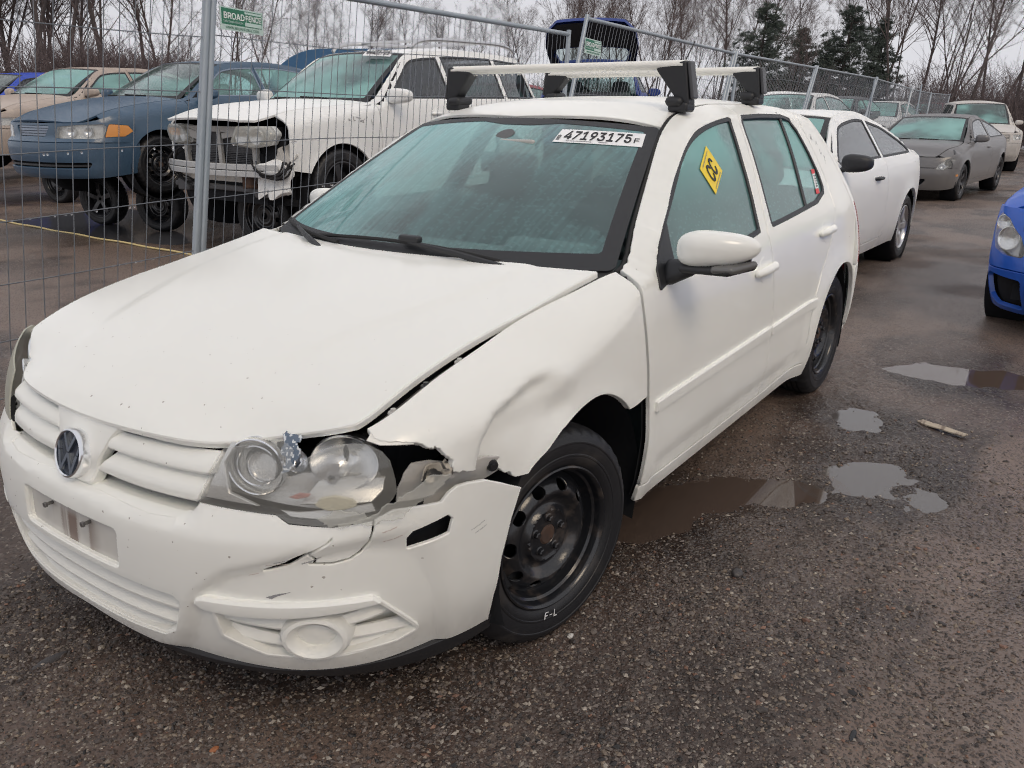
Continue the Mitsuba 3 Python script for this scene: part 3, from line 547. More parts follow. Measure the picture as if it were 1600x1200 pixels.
# grille: dark back, body-coloured slats and centre
gr = Polygon([(-.31, .60), (.31, .60), (.335, .75), (.1, .745), (-.1, .745), (-.335, .75)])
add(g('grille'), lift(gr, lambda d: golf.N(d, -.095), .03, 0, (1, 0, 0)), 'cavity', True)
for sg in (1, -1):
    F = (lambda p: p) if sg > 0 else fx
    for pts in ([(.074, .677), (.19, .677), (.304, .6775), (.310, .680), (.3205, .719), (.316, .722), (.2, .719), (.092, .715), (.082, .708)], [(.052, .619), (.17, .617), (.288, .617), (.294, .621), (.306, .668), (.302, .672), (.19, .671), (.086, .668), (.068, .645)]):
        zm = np.mean([q[1] for q in pts])
        add(numbered(G+'__grille__slat'), lift(F(rnd(Polygon(pts), .004)), lambda d, zm=zm: golf.N(d, -.006-.026*sm(zm-.008, zm+.028, d[:, 1])), .012, .028, (1, 0, 0), .006), 'paint_cream', True)
cen = rnd(Polygon([(-.088, .738), (.088, .738), (.10, .728), (.083, .70), (.062, .645), (.052, .59), (-.052, .59), (-.062, .645), (-.083, .70), (-.10, .728)]), .01)
add(g('grille')+'__badge_mount', lift(cen, lambda d: golf.N(d, -.006+.012*np.exp(-((d[:, 0]/.05)**2+((d[:, 1]-.65)/.05)**2))), .014, .03, (1, 0, 0), .006), 'paint_cream', True)
# round badge with the two letters one above the other in a ring
P = golf.N(np.array([[0, .647]]), .010)[0]; nrm = np.array([.97, 0, .30]); Rb = frame(nrm)
k = g('grille')+'__badge'
add(k, move(lathe([(0, .006), (.050, .006), (.052, .004), (.0525, -.02)], 48), Rb@YtoZ, P), 'badge_navy')
mat('badge_navy', (.012, .017, .03), .35, coat=.5)
ring = Point(0, 0).buffer(.0575, 48).difference(Point(0, 0).buffer(.0505, 48)); bar = lambda *q: LineString(q).buffer(.0042, cap_style=2, join_style=2)
Vl = bar((-.0235, .044), (0, .0055), (.0235, .044)); Wl = bar((-.0455, .020), (-.0225, -.042), (0, .0005), (.0225, -.042), (.0455, .020))
letters = Vl.union(Wl).intersection(Point(0, 0).buffer(.051, 48)).difference(sbox(-.1, -.0005+.0015, .1, .0035))
ext = lambda p, d: cat([(lambda m: (m.vertices, m.faces))(trimesh.creation.extrude_polygon(q, d, engine='earcut')) for q in polys(p)])
add(g('grille')+'__badge_ring', move(lathe([(.0505, .004), (.051, .011), (.0535, .014), (.0570, .012), (.0595, .004), (.060, -.02)], 64), Rb@YtoZ, P), 'chrome')
add(g('grille')+'__badge_letters', move(ext(letters, .006), Rb, P+nrm*.006), 'chrome_dark')
mat('chrome_dark', (.26, .30, .36), .32, metal=.9)
# ---- left lamp, broken; right lamp, whole but hazed
def bowl(s, z, r, dep, back, sq=1., dirv=(.86, .42, .05)):
    P = golf.N(np.array([[s, z]]), back)[0]; D = np.array(dirv)*[1, np.sign(s), 1]; R_ = frame(D)@YtoZ
    pr = [(.0, -dep), (.25*r, -dep*.97), (.5*r, -dep*.82), (.75*r, -dep*.52), (.92*r, -dep*.2), (r, 0), (r*1.04, .004), (r*1.06, -.002), (r*1.05, -.03)]
    return P, R_, move(lathe(pr, 44), R_, P, (1, 1, sq))
for sg in (1, -1):
    F = (lambda p: p) if sg > 0 else fx
    k = numbered(g('headlight'))
    if sg > 0: labels[k] = {'label': 'broken left headlight with torn lens'}
    hl = Polygon([(.296, .618), (.332, .748), (.43, .775), (.56, .792), (.66, .78), (.80, .70), (.82, .64), (.70, .60), (.54, .588), (.46, .596), (.434, .612)])
    add(k+'__housing', lift(F(hl.buffer(.01)), lambda d: golf.N(d, -.16), .03, 0, (1, 0, 0)), 'cavity', True)
    P, R_, m = bowl(sg*.385, .688, .062, .055, -.062)
    add(k+'__inner_reflector', m, 'reflector')
    add(k+'__inner_reflector__' if False else numbered(k+'__lamp_tube'), move(lathe([(.062, 0), (.064, .018), (.061, .020), (.059, 0)], 44), R_, P), 'lens')
    add(numbered(k+'__lamp_tube'), move(lathe([(.028, -.045), (.034, -.005), (.0345, .002), (.031, -.002), (.026, -.04), (.0, -.042)], 32), R_, P+R_@[.008, 0, .006]), 'chrome')
    P2, R2, m = bowl(sg*.545, .703, .070, .06, -.045, .82, (.80, .55, .05))
    add(k+'__outer_reflector', m, 'reflector')
    add(numbered(k+'__bulb'), move(lathe([(0, .03), (.008, .026), (.010, .01), (.010, -.05)], 16), R2, P2+R2@[.0, 0, .012]), 'lens')
    add(numbered(k+'__bulb'), cat([move(lathe([(.008, .012), (.013, .012), (.014, .004), (.009, -.02)], 20), R2, P2+R2@[-.026, 0, .030]), bx(P2+R2@[-.018, .006, .012], (.014, .014, .02), R2)]), 'ink_grey')
    for rr_, yy_ in ((.0625, .019), (.045, .012)): add(numbered(k+'__lamp_rim'), move(lathe([(rr_-.002, yy_), (rr_, yy_+.003), (rr_+.002, yy_), (rr_, yy_-.002), (rr_-.002, yy_)], 48), R_, P), 'chrome')
    add(numbered(k+'__lamp_rim'), move(lathe([(.0695, -.006), (.072, 0), (.0745, -.006), (.072, -.010), (.0695, -.006)], 48), R2, P2, (1, 1, .82)), 'chrome')
    add(k+'__dark_crescent', move(lathe([(.036, .002), (.043, -.012)], 40), R_, P+R_@[.006, 0, .004]), 'cavity')
    add(k+'__gasket', lift(F(Polygon([(.298, .622), (.36, .619), (.43, .6165), (.452, .607), (.49, .604), (.54, .602), (.60, .606), (.62, .612), (.60, .594), (.536, .587), (.46, .594), (.434, .611), (.36, .614), (.298, .617)])), lambda d: golf.N(d, -.003), .012, .02, (1, 0, 0)), 'rubber', True)
    P3, R3, m = bowl(sg*.455, .703, .026, .02, -.06, 1.)
    add(numbered(k+'__lamp_tube'), m, 'chrome')
    bz = F(Polygon([(.300, .622), (.332, .742), (.345, .745), (.33, .70), (.345, .64), (.40, .618), (.47, .612), (.60, .622), (.61, .605), (.536, .594), (.46, .602), (.434, .617)]))
    add(k+'__bezel', lift(bz, lambda d: golf.N(d, -.022), .015, .01, (1, 0, 0)), 'reflector_dull', True)
    rad = F(Polygon([(.47, .622), (.50, .665), (.56, .67), (.63, .665), (.625, .64), (.60, .620)]))
    add(k+'__lower_reflector', lift(rad, lambda d: golf.N(d, -.030-.02*sm(.61, .66, d[:, 1])), .012, .01, (1, 0, 0)), 'reflector_dull', True)
    add(k+'__housing_reflector', lift(F(Polygon([(.30, .62), (.333, .744), (.43, .765), (.445, .73), (.44, .66), (.47, .672), (.62, .668), (.635, .64), (.61, .60), (.53, .59), (.45, .60)])), lambda d: golf.N(d, -.075), .02, .01, (1, 0, 0)), 'reflector_dull', True)
    if sg > 0:
        add(k+'__lens', lift(Polygon([(.299, .621), (.329, .741), (.43, .764), (.450, .748), (.448, .728), (.460, .712), (.468, .728), (.49, .747), (.52, .759), (.55, .761), (.58, .757), (.605, .742), (.622, .722), (.630, .70), (.636, .68), (.640, .655), (.633, .64), (.60, .600), (.536, .593), (.46, .602), (.434, .617)]), nose(.004), .015, .003, (1, 0, 0)), 'lens', True)
        add(k+'__amber_blob', lift(rnd(Polygon([(.495, .628), (.505, .645), (.53, .65), (.562, .640), (.575, .625), (.55, .618), (.52, .617)]), .006), nose(-.012), .01, .008, (1, 0, 0)), 'lens_yellowed', True)
        add(k+'__red_reflection_strip', lift(Polygon([(.452, .645), (.47, .655), (.49, .653), (.485, .646), (.465, .641)]), nose(-.016), .01, .003, (1, 0, 0)), 'lamp_red_pale', True)
        # torn-off lens strip sticking out past the bowl
        sh = lambda d: golf.N(d, .012+.03*np.clip((d[:, 0]-.56)/.15, 0, 1)**2)
        add(numbered(k+'__lens_shard'), lift(jag(Polygon([(.54, .600), (.60, .612), (.64, .648), (.69, .690), (.735, .690), (.72, .672), (.675, .632), (.645, .604), (.60, .594)]), .0022, 4), sh, .012, .004, (1, 0, 0)), 'lens_hazy', True)
        add(numbered(k+'__lens_shard'), lift(jag(Polygon([(.505, .612), (.53, .628), (.57, .622), (.60, .610), (.58, .600), (.53, .598)]), .002, 7), nose(.010), .012, .003, (1, 0, 0)), 'lens_hazy', True)
        add(k+'__droplet_film', lift(jag(Polygon([(.425, .765), (.455, .765), (.462, .73), (.452, .70), (.44, .68), (.43, .69), (.437, .715), (.425, .745)]), .003, 9), nose(-.03), .01, .003, (1, 0, 0)), 'film_blue', True)
    else:
        add(k+'__lens', lift(fx(Polygon([(.299, .621), (.329, .741), (.43, .770), (.545, .788), (.60, .785), (.70, .74), (.76, .69), (.775, .645), (.72, .612), (.60, .600), (.536, .594), (.46, .602), (.434, .617)])), nose(.003), .02, .004, (1, 0, 0)), 'lens_frosted', True)
mat('reflector_dull', (.60, .60, .58), .34, metal=.7)
mat('lamp_red_pale', (.42, .22, .20), .3)
mat('film_blue', proc(lambda p, n, uv: mix((.10, .14, .20), (.62, .66, .70), smoothstep(.55, .7, noise(p.y*240, p.z*240, p.x*90)))), .15, coat=.8)
# fender carrier behind the torn corner
k = g('wing_bracket')
add(k, lift(rnd(Polygon([(.655, .63), (.665, .67), (.68, .69), (.72, .69), (.80, .672), (.86, .668), (.93, .645), (.95, .61), (.86, .60), (.80, .585), (.72, .575), (.66, .60)]), .006), lambda d: golf.N(d, -.020-.018*sm(.66, .60, d[:, 1])-.02*sm(.80, .70, d[:, 0])), .015, .006, (1, 1, 0), .002), 'primer_grey', True)
for s_, z_ in ((.765, .657), (.885, .638)):
    c = golf.N(np.array([[s_, z_]]), -.022)[0]; add(numbered(k+'__bolt'), move(lathe([(0, .012), (.007, .012), (.008, .004), (.014, .003), (.015, -.01)], 12), frame((.6, .8, 0))@YtoZ, c), 'steel_black' if s_ > .8 else 'primer_grey')
add(k+'__torn_plastic', lift(jag(Polygon([(.69, .672), (.715, .69), (.735, .685), (.755, .70), (.79, .705), (.80, .69), (.775, .672), (.74, .665), (.73, .650), (.705, .650)]), .0035, 5), lambda d: golf.N(d, -.012+.02*np.sin(d[:, 0]*90)*np.cos(d[:, 1]*70)), .008, .003, (1, 1, 0)), 'scuffed', True)
mat('scuffed', proc(lambda p, n, uv: mix((.36, .33, .28), (.03, .03, .03), smoothstep(.45, .62, fbm(p.x*60, p.y*60, p.z*60)))), .6)
add(k+'__spur', lift(Polygon([(.517, .749), (.545, .752), (.575, .756), (.59, .766), (.575, .778), (.545, .785), (.515, .77)]), gside(1, -.004), .01, .003, (0, 1, 0)), 'trim_white', True)
# flange under the hood edge
fl_x = np.linspace(-.25, .545, 26); fz = golf.zE(fl_x); sh_ = .026*sm(-.15, .5, fl_x)
v = np.vstack([np.stack([fl_x, golf.yE(fl_x)+sh_-.001, fz-.007], -1), np.stack([fl_x, golf.yE(fl_x)+sh_*.30-.006, fz-.016-.2*sh_], -1), np.stack([fl_x, golf.yE(fl_x)+sh_*.30-.010, fz-.06], -1)])
i = np.arange(25); n_ = 26; q = np.vstack([np.stack([o+i, o+i+1, o+n_+i+1, o+n_+i], 1) for o in (0, n_)])
add(g('fender_flange'), (v, np.vstack([q[:, [0, 1, 2]], q[:, [0, 2, 3]]])), 'primer_grey', True)
for x_ in (.50, .40, .28):
    c = np.array([x_, float(golf.yE(x_))+.65*.026*float(sm(-.15, .5, np.array(x_))), float(golf.zE(x_))-.012]); add(numbered(g('fender_flange')+'__bolt'), move(lathe([(0, .007), (.006, .007), (.007, .001), (.012, .0), (.013, -.004)], 12), YtoZ, c), 'primer_grey' if x_ != .40 else 'steel_black')
# engine bay, floor and cabin
add(g('engine_bay'), cat([bx((.28, 0, .52), (.62, 1.0, .34)), bx((.46, .45, .62), (.20, .34, .22)), bx((.1, .62, .72), (.75, .06, .2)), bx((.63, 0, .62), (.05, 1.0, .12)), bx((-1.3, 0, .22), (3.1, 1.5, .06))]), 'cavity')
add(g('dashboard'), hull([(-.40, .66, .86), (-.40, -.66, .86), (-.62, .68, .90), (-.62, -.68, .90), (-.78, .66, .80), (-.78, -.66, .80), (-.6, .6, .6), (-.6, -.6, .6)], .05), 'plastic_dull')
add(numbered(g('dashboard')+'__binnacle'), hull([(-.62, .52, .95), (-.62, .24, .95), (-.72, .5, .93), (-.72, .26, .93)], .04), 'plastic_dull')
steering(G, (-.86, .38, .92), -62)
for y in (.38, -.38): seat(G, -1.45, y)
add(g('rear_bench'), cat([hull([(-2.0, y, .45) for y in (-.55, .55)]+[(-2.35, y, .42) for y in (-.55, .55)], .08), hull([(-2.42, y, .5) for y in (-.55, .55)]+[(-2.62, y, .95) for y in (-.55, .55)], .07)]), 'seat_fabric')
for y in (-.35, .35): add(numbered(g('rear_bench')+'__headrest'), hull([(-2.64, y-.1, 1.06), (-2.64, y+.1, 1.06), (-2.66, y-.08, 1.14), (-2.66, y+.08, 1.14)], .045), 'seat_fabric')
wp = lambda v, t, o=0.: wind(np.array([[v, t]]), o)[0]
add(g('sensor_cover'), rbox(wp(.22, .77, -.03), (.02, .15, .07), .008), 'primer_grey')
add(g('rear_view_mirror'), cat([rbox(wp(.17, .74, -.07), (.03, .24, .07), .012), tube([wp(.13, .86, -.004), wp(.14, .80, -.05)], .012), move(lathe([(0, .01), (.035, .008), (.04, -.01)], 24), frame((.47, 0, .88))@YtoZ, wp(.10, .83, -.006))]), 'plastic_dull')
# stickers
k = g('windscreen')+'__lot_sticker'
wd = lambda d: wind(d, .003)
o, ex, ey = np.array([.449, .787]), np.array([1.61, .075]), np.array([-.09, 1.33])
st = lambda u, w: tuple(o+u*ex+w*ey)
add(k, lift(Polygon([st(0, 0), st(.302, 0), st(.302, .085), st(0, .085)]), wd, .02, .001, (1, 0, 1), .0003), 'sticker_white', True)
for tx, hh, u, w, b, r in (('47193175', .052, .026, .019, True, 0), ('F', .030, .268, .019, False, 0), ('NSF', .013, .018, .012, False, 90)):
    m = textm(tx, hh, .0008, b); v = np.asarray(m.vertices); 
    if r: v = np.stack([-v[:, 1], v[:, 0], v[:, 2]], -1)
    else: v = v*[(.236/(v[:, 0].max()) if len(tx) > 2 else 1.), 1, 1]
    add(numbered(g('windscreen')+'__sticker_text'), paste((v+[u, w, 0], m.faces), wd, o, ex, ey, .0012, (1, 0, 1)), 'ink_black', False)
for y0, l in ((.006, .09), (.006, .03)): 
    add(numbered(g('windscreen')+'__sticker_text'), paste(bx((.12+y0*9 if l < .05 else .09, .0085, 0), (l, .003, .0006)), wd, o, ex, ey, .0012, (1, 0, 1)), 'ink_grey', False)
k = g('front_window')+'__diamond_sticker'
sf = gside(1, -.0055); B_, R_, L_ = (np.array(q) for q in ((-1.158, 1.112), (-1.294, 1.183), (-1.109, 1.201)))
sq = lambda u, w: tuple(B_+u*(R_-B_)+w*(L_-B_))
add(k, lift(Polygon([sq(0, 0), sq(1, 0), sq(1, 1), sq(0, 1)]), sf, .02, .001, (0, 1, 0), .0002), 'sticker_yellow', True)
m = textm('CC', 1, .0008, True); v = np.asarray(m.vertices); v = v*[.58/v[:, 0].max(), .56/v[:, 1].max(), 1]+[.20, .22, 0]
add(g('front_window')+'__sticker_letters', paste((v, m.faces), sf, B_, R_-B_, L_-B_, .0016), 'ink_black', False)
for w in (.09, .91): add(numbered(g('front_window')+'__sticker_line'), lift(Polygon([sq(.15, w-.012), sq(.85, w-.012), sq(.85, w+.012), sq(.15, w+.012)]), gside(1, -.0035), .02, 0), 'ink_grey', True)
k = g('rear_window')+'__tag'
tq = lambda u, w: tuple(np.array([-2.268, 1.03])+u*np.array([-.040, 0])+w*np.array([-.042, .09]))
for u0, u1, w0, w1, mm in ((0, 1, .14, .84, 'sticker_white'), (-.1, 1.1, .84, 1.05, 'sticker_red'), (-.1, 1.1, -.1, .14, 'sticker_red')):
    add(numbered(k), lift(Polygon([tq(u0, w0), tq(u1, w0), tq(u1, w1), tq(u0, w1)]), sf, .02, .001, (0, 1, 0), .0002), mm, True)
m = textm('23178', 1, .0006); v = np.asarray(m.vertices); v = v*[.6/v[:, 0].max(), .55/v[:, 1].max(), 1]
add(g('rear_window')+'__tag_digits', paste((np.stack([.25+v[:, 1], .80-v[:, 0], v[:, 2]], -1), m.faces), sf, (-2.268, 1.03), (-.040, 0), (-.042, .09), .0016), 'ink_black', False)
# grease-pencil scribble on the rear pillar
r2 = np.random.default_rng(3)
for i in range(5):
    c = np.array([-2.485-.018*i, 1.275-.026*i]); q = c+np.cumsum(r2.normal(0, .007, (8, 2)), 0)
    add(numbered(g('pencil_scribble')), lift(LineString(q).buffer(.0012), gside(1, .0008), .01, 0), 'ink_grey', True)
# chalk letters on the tyre
m = textm('F-L', .022, .0005)
add(g('wheel')+'__chalk_letters', move(move((m.vertices, m.faces), np.stack([[1, 0, 0], [0, 0, -1.], [0, 1, 0]], 1)@rot([0, 0, 1], 172), (.055, .0985, -.228)), rot([0, 0, 1], -10.5), (0, .735, .307)), 'sticker_white')
for x, y, st_ in ((0, .735, 2.), (-2.513, .737, 0)):
    for sg in (1, -1): wheel(G, (x, sg*y, .307), sg, 'steel', steer=-10.5 if x == 0 else 0)

# ------------------------------------------------------------------ roof bars
def roof_bar(x, label, tag, ya=.545):
    k = thing(numbered('roof_bar'), label, 'roof bar', 'roof bars of the white hatchback'); zt = 1.548
    prof = affinity.scale(Point(0, 0).buffer(1, 10), .033, .017)
    m = trimesh.creation.extrude_polygon(prof, 2*ya-.02, engine='earcut')
    z = zt+np.zeros(1); v = np.asarray(m.vertices); bow = .004*(1-((v[:, 2]-ya)/ya)**2)
    add(k+'__crossbar', (np.stack([x+v[:, 0], v[:, 2]-ya+.01, zt+v[:, 1]+bow], -1), np.asarray(m.faces)), 'bar_white', 30)
    for sg in (1, -1):
        f = numbered(k+'__foot'); yE = float(golf.yE(x)); zE = float(golf.zE(x))
        add(f, hull([(x-.024, sg*(ya-.005), zt+.006), (x+.024, sg*(ya-.005), zt+.006), (x-.022, sg*(yE+.045), zE+.03), (x+.022, sg*(yE+.045), zE+.03), (x-.024, sg*(ya-.105), zt-.014), (x+.024, sg*(ya-.105), zt-.014), (x-.022, sg*(yE+.005), zE+.05), (x+.022, sg*(yE+.005), zE+.05)], .008, 12), 'plastic_black', 40)
        add(f+'__clamp', cat([rbox((x, sg*(yE+.012), zE+.016), (.078, .078, .036), .011), hull([(x-.036, sg*(yE-.018), zE+.036), (x+.036, sg*(yE-.018), zE+.036), (x-.034, sg*(yE+.015), zE+.034), (x+.034, sg*(yE+.015), zE+.034)], .018, 12)]), 'plastic_black', 40)
        add(f+'__lever', hull([(x-.018, sg*(ya+.008), zt+.006), (x+.018, sg*(ya+.008), zt+.006), (x-.018, sg*(yE+.06), zE+.05), (x+.018, sg*(yE+.06), zE+.05)], .007, 10), 'alloy_dark', 40)
        add(f+'__lock', move(lathe([(0, .012), (.010, .012), (.012, 0)], 16), rot([1, 0, 0], 0 if sg > 0 else 180), (x, sg*(ya+.006), zt-.03)), 'chrome')
    dr_ = [hull([(x+.03, y, zt-.018), (x+.03, y, zt-.023)], [.0035, .0025], 6) for y in np.arange(-ya+.1, ya-.1, .028)+np.random.default_rng(int(-x*10)).uniform(-.01, .01, len(np.arange(-ya+.1, ya-.1, .028)))]
    add(k+'__water_drops', cat(dr_), 'water', True, kind='stuff')
mat('bar_white', (.72, .71, .66), .35, coat=.4)
scene['water'] = {'type': 'dielectric', 'int_ior': 1.33}
roof_bar(-1.27, 'front white roof bar on black feet across the white hatchback', 'f')
roof_bar(-2.03, 'rear white roof bar on black feet behind the first bar', 'r', .54)

# ------------------------------------------------------------------ the other cars: one builder, own measures, windows, lamps and wheels for each
def car(key, label, catg, pose, paint, W=.89, H=1.42, belt=.95, wb=2.67, nose_t=None, tail_t=None, hood_t=None, A=(-.45, .70), R1=(-1.12, .56, 1.36), R2=(-2.5, .56, 1.34), C=(-3.15, .68, 1.0), rc=None,
        xf=.25, xfe=.55, hf=(.70, .55, .72), doors=(-.42, -1.5, -2.45), pillars=((-1.55, .055),), glass_f='glass_frosted', glass_s='glass_frosted', tw=(.20,), arch=.36, wheel_a=None, lamps=(), grilles=(), bump=(.36, .56),
        fascia=True, deck=True, mirror=(.1, .075, .085), mirror_mat=None, handle_mat=None, sill=.22, win_in=.07, m_f=2.6, front_parts=True, group=None, no_mirror=(), seats=True, strip=None, rim_mat='alloy', wheels=((0, 1), (0, -1), (1, 1), (1, -1)), wkind=(5, .05), trim=None, seal=.018):
    X, Yp, Z, hd = pose; TW = T().translate([X, Y_(Yp), Z]).rotate([0, 0, 1], hd); k0 = thing(key, label, catg, group)
    def P(n, m, mt, s=True, **l): return add(f'{k0}__{n}', m, mt, s, TW, **l)
    kw, kz = W/.868, lambda z: np.interp(z, [0, .95, 1.44], [0, belt, H+.02])
    xt = -wb-(.75 if deck else .72)
    B0 = [(.12, .80), (.2, .825), (.35, .855), (.5, .866), (.65, .868), (.8, .858), (.9, .838), (.95, .822), (1.0, .795), (1.2, .69), (1.3, .632), (1.36, .592), (1.40, .555), (1.46, .48)]
    yr0 = float(tab(*B0)(1.30))*kw; sl = (R1[1]+.05)/yr0
    Bt = tab(*[(float(kz(z)), y*kw*(1 if z < .95 else 1+(sl-1)*(z-.95)/.4)) for z, y in B0])
    Pl = tab((xt-.1, .84), (xt+.15, .93), (xt+.5, .985), (-wb, 1.), (-.3, 1), (.1, .995), (.3, .98), (xfe, .92), (xfe+.2, .82))
    hx, hy, hz = hf; za = belt+.02
    keys = [(hx+.12, hy*.8, hz-.02), (hx, hy, hz), (hx*.5, (hy+W*.84)/2, (hz*.45+za*.55)), (0, W*.83, za-.035-.02*(za-hz)), (A[0]+.03, A[1]+.01, za), (A[0], A[1], za+.003), ((A[0]+R1[0])/2, (A[1]+R1[1])/2+.012, (za+R1[2])/2+.014), R1, (R1[0]-.25, R1[1]-.02, R1[2]+.03), ((R1[0]+R2[0])/2, R1[1]-.02, max(R1[2], R2[2])+.045), R2]
    keys += [((R2[0]+C[0])/2, (R2[1]+C[1])/2+.01, (R2[2]+C[2])/2+.02), C, (xt, C[1]-.01, C[2]-.03), (xt-.3, C[1]-.06, C[2]-.1)] if deck else [C, (C[0]-.3, C[1], C[2]-.4)]
    yE, zE = tab(*[(q[0], q[1]) for q in keys]), tab(*[(q[0], q[2]) for q in keys])
    zs = lambda x: zE(x)-np.interp(x, [R2[0], R1[0], A[0], 0, .6], [.07, .06, .05, .13, .13])
    hood_t = hood_t or ((hx+.13, hz+.01), (hx, hz+.05), (.35, (hz+za)/2+.06), (A[0]+.25, za+.03), (A[0]-.1, za+.05))
    nose_t = nose_t or ((.15, .78), (.2, .86), (.3, .91), (.42, .93), (.52, .93), (.58, .90), (.66, .88), (hz, hx+.12), (hz+.05, hx+.08))
    S = Surf(Bt, Pl, yE, zE, zs, tab(*hood_t), None, tab(*(rc or ((R2[0]-.1, R2[2]+.0), (R2[0], R2[2]+.03), ((R1[0]+R2[0])/2, H), (R1[0]-.2, R1[2]+.055), (R1[0]+.1, R1[2]+.03)))), tab(*nose_t), xf, m_f)
    wa = wheel_a or (0, -wb); arches = [Point(a, .31 if arch < .4 else .35).buffer(arch, 24).union(sbox(a-arch, -.2, a+arch, .3)) for a in wa]
    xr_ = C[0]-.02 if deck else C[0]; x0 = xt if deck else C[0]
    xs = np.linspace(x0, xfe, 70)
    o = Polygon([(x, float(zE(x))-.002) for x in xs]+[(xfe+.02, .55), (xf, .5), (xf, sill), (-wb-.3, sill), (x0-.05, sill+.1), (x0-.08, .5), (x0-.03, min(.85, C[2]-.05))]).buffer(0)
    for a in arches: o = o.difference(a)
    gh = Polygon([(x, float(zE(x))-.012) for x in np.linspace(C[0]+.03, A[0]-.04, 50)]+[(A[0]-.04, za-.02), (C[0]+.03, za-.02)]).buffer(0).buffer(-win_in).buffer(win_in*.35).buffer(-win_in*.1)
    gh = gh.union(Polygon([(A[0]-.16, za-.01), (A[0]-.3, za-.01), (A[0]-.34, za+.07)])) if False else gh
    pil = unary_union([LineString([(x, 0), (x-.10, 2.5)]).buffer(w/2) for x, w in pillars]); wins = [w for w in polys(gh.difference(pil)) if w.area > .012]
    def side(sg, off=0.):
        def fn(d):
            y = S.Y(d[:, 0], d[:, 1])+off
            for a in wa: y = y+.016*np.exp(-((np.hypot(d[:, 0]-a, d[:, 1]-.31)-arch)/.06)**2)*sm(.95, .6, d[:, 1])
            return np.stack([d[:, 0], sg*y, d[:, 1]], -1)
        return fn
    cuts = unary_union([LineString([(x, .1), (x+.01, .6), (x, belt), (x-.08 if i else x-.03, H)]).buffer(.004) for i, x in enumerate(doors)]+[LineString([(doors[0], sill+.09), (doors[-1], sill+.09)]).buffer(.003)])
    wn = unary_union(wins)
    for sg in (1, -1):
        out = (0, sg, 0)
        for q in polys(o.difference(wn).difference(cuts)):
            if q.area < .006: continue
            cx = q.centroid.x; n = 'fender' if cx > doors[0]+.05 else 'sill' if q.bounds[3] < sill+.12 else 'door' if cx > doors[-1] else 'quarter_panel'
            P(n, lift(q, side(sg), .045, .02, out), paint)
        for w in wins:
            P('window', lift(w.buffer(.004), side(sg, -.008), .08, 0, out), glass_s)
            P('window_seal', lift(w.buffer(.004).difference(w.buffer(-seal)), side(sg, 0), .06, .012, out), trim or 'plastic_black')
        P('lining', lift(o.buffer(-.02).difference(wn.buffer(.01)), side(sg, -.02), .12, 0, out), 'cavity')
        for a in wa: P('wheel_liner', (lambda L: (L[0]+[a, sg*(W-.27), .31], L[1]))(lathe([(.001, 0), (arch+.01, 0), (arch+.012, sg*.24)], 28)), 'cavity')
        if sg in no_mirror: continue
        mc = np.array([A[0]-.17, sg*(float(Bt(za))+.11), za+.055]); k = numbered(f'{k0}__mirror'); a, b, c = mirror
        ic = trimesh.creation.icosphere(3); u_ = np.asarray(ic.vertices); pw = lambda q, e: np.sign(q)*np.abs(q)**e
        w_ = np.column_stack([pw(u_[:, 0], .7)*a*.62, pw(u_[:, 1], .6)*(b+.03), pw(u_[:, 2], .65)*(c*.55+.022)]); tp = (sg*w_[:, 1]/(b+.03)+1)/2
        w_[:, 2] *= 1-.28*tp**2; w_[:, 0] = np.maximum(w_[:, 0]-.05*tp**1.6, -.035-.04*tp); add(k, (w_+mc, np.asarray(ic.faces)), mirror_mat or paint, True, TW)
        add(k+'__arm', hull([mc+[.0, -sg*.10, -.05], mc+[-.05, -sg*.10, -.05], mc+[0, -sg*.05, -.03]], .02), 'plastic_black', 40, TW)
        for dx in [(d0*.22+d1*.78) for d0, d1 in zip(doors[:-1], doors[1:])]:
            q = side(sg)(np.array([[dx, belt-.10]]))[0]; P('handle', hull([q+[.08, 0, 0], q+[.05, sg*.028, 0], q+[-.05, sg*.028, 0], q+[-.08, 0, 0]], .013), handle_mat or paint, 45)
        if strip: P('side_strip', lift(rnd(sbox(doors[-1]+.05, strip[0], doors[0]-.05, strip[1]), .012), side(sg, .012), .04, .012, out), strip[2])
    # hood, screens, roof, deck
    H_ = lambda x, y: S.hc(x)-(S.hc(x)-zE(x))*np.clip(np.abs(y)/yE(x), 0, 1.05)**2.4
    xh = np.linspace(A[0]+.06, hx, 24); xc = float(nose_t[-1][1])
    hp_ = Polygon([(x, float(yE(x))-.004) for x in xh]+[(hx+.06, hy*.8), (hx+.095, hy*.4), (hx+.10, 0)]+[(hx+.095, -hy*.4), (hx+.06, -hy*.8)]+[(x, -float(yE(x))+.004) for x in xh[::-1]]+[(A[0]+.17, -A[1]*.5), (A[0]+.22, 0), (A[0]+.17, A[1]*.5)]).buffer(0)
    P('hood', lift(hp_, lambda d: np.stack([d[:, 0], d[:, 1], H_(d[:, 0], d[:, 1])], -1), .05, .02, (0, 0, 1)), paint)
    def scr(P0, P1, bow0, bow1, sgn):
        def fn(d, off=0.):
            v, t = d[:, 0], d[:, 1]; c = 1-v*v; e = 1-np.abs(v)**2.2
            C0 = np.stack([P0[0]+sgn*bow0*e, P0[1]*v, P0[2]+.012*c], -1); C1 = np.stack([P1[0]+sgn*bow1*c, P1[1]*v, P1[2]+.028*c], -1)
            return C0+(C1-C0)*t[:, None]+np.array([.47*sgn, 0, .88])*(.06*t*(1-t)+off)[:, None]
        return fn
    ws = scr((A[0], A[1], za), R1, .26, .11, 1)
    P('windscreen', lift(sbox(-.97, .0, .97, .98), ws, .08, 0, (1, 0, 1)), glass_f)
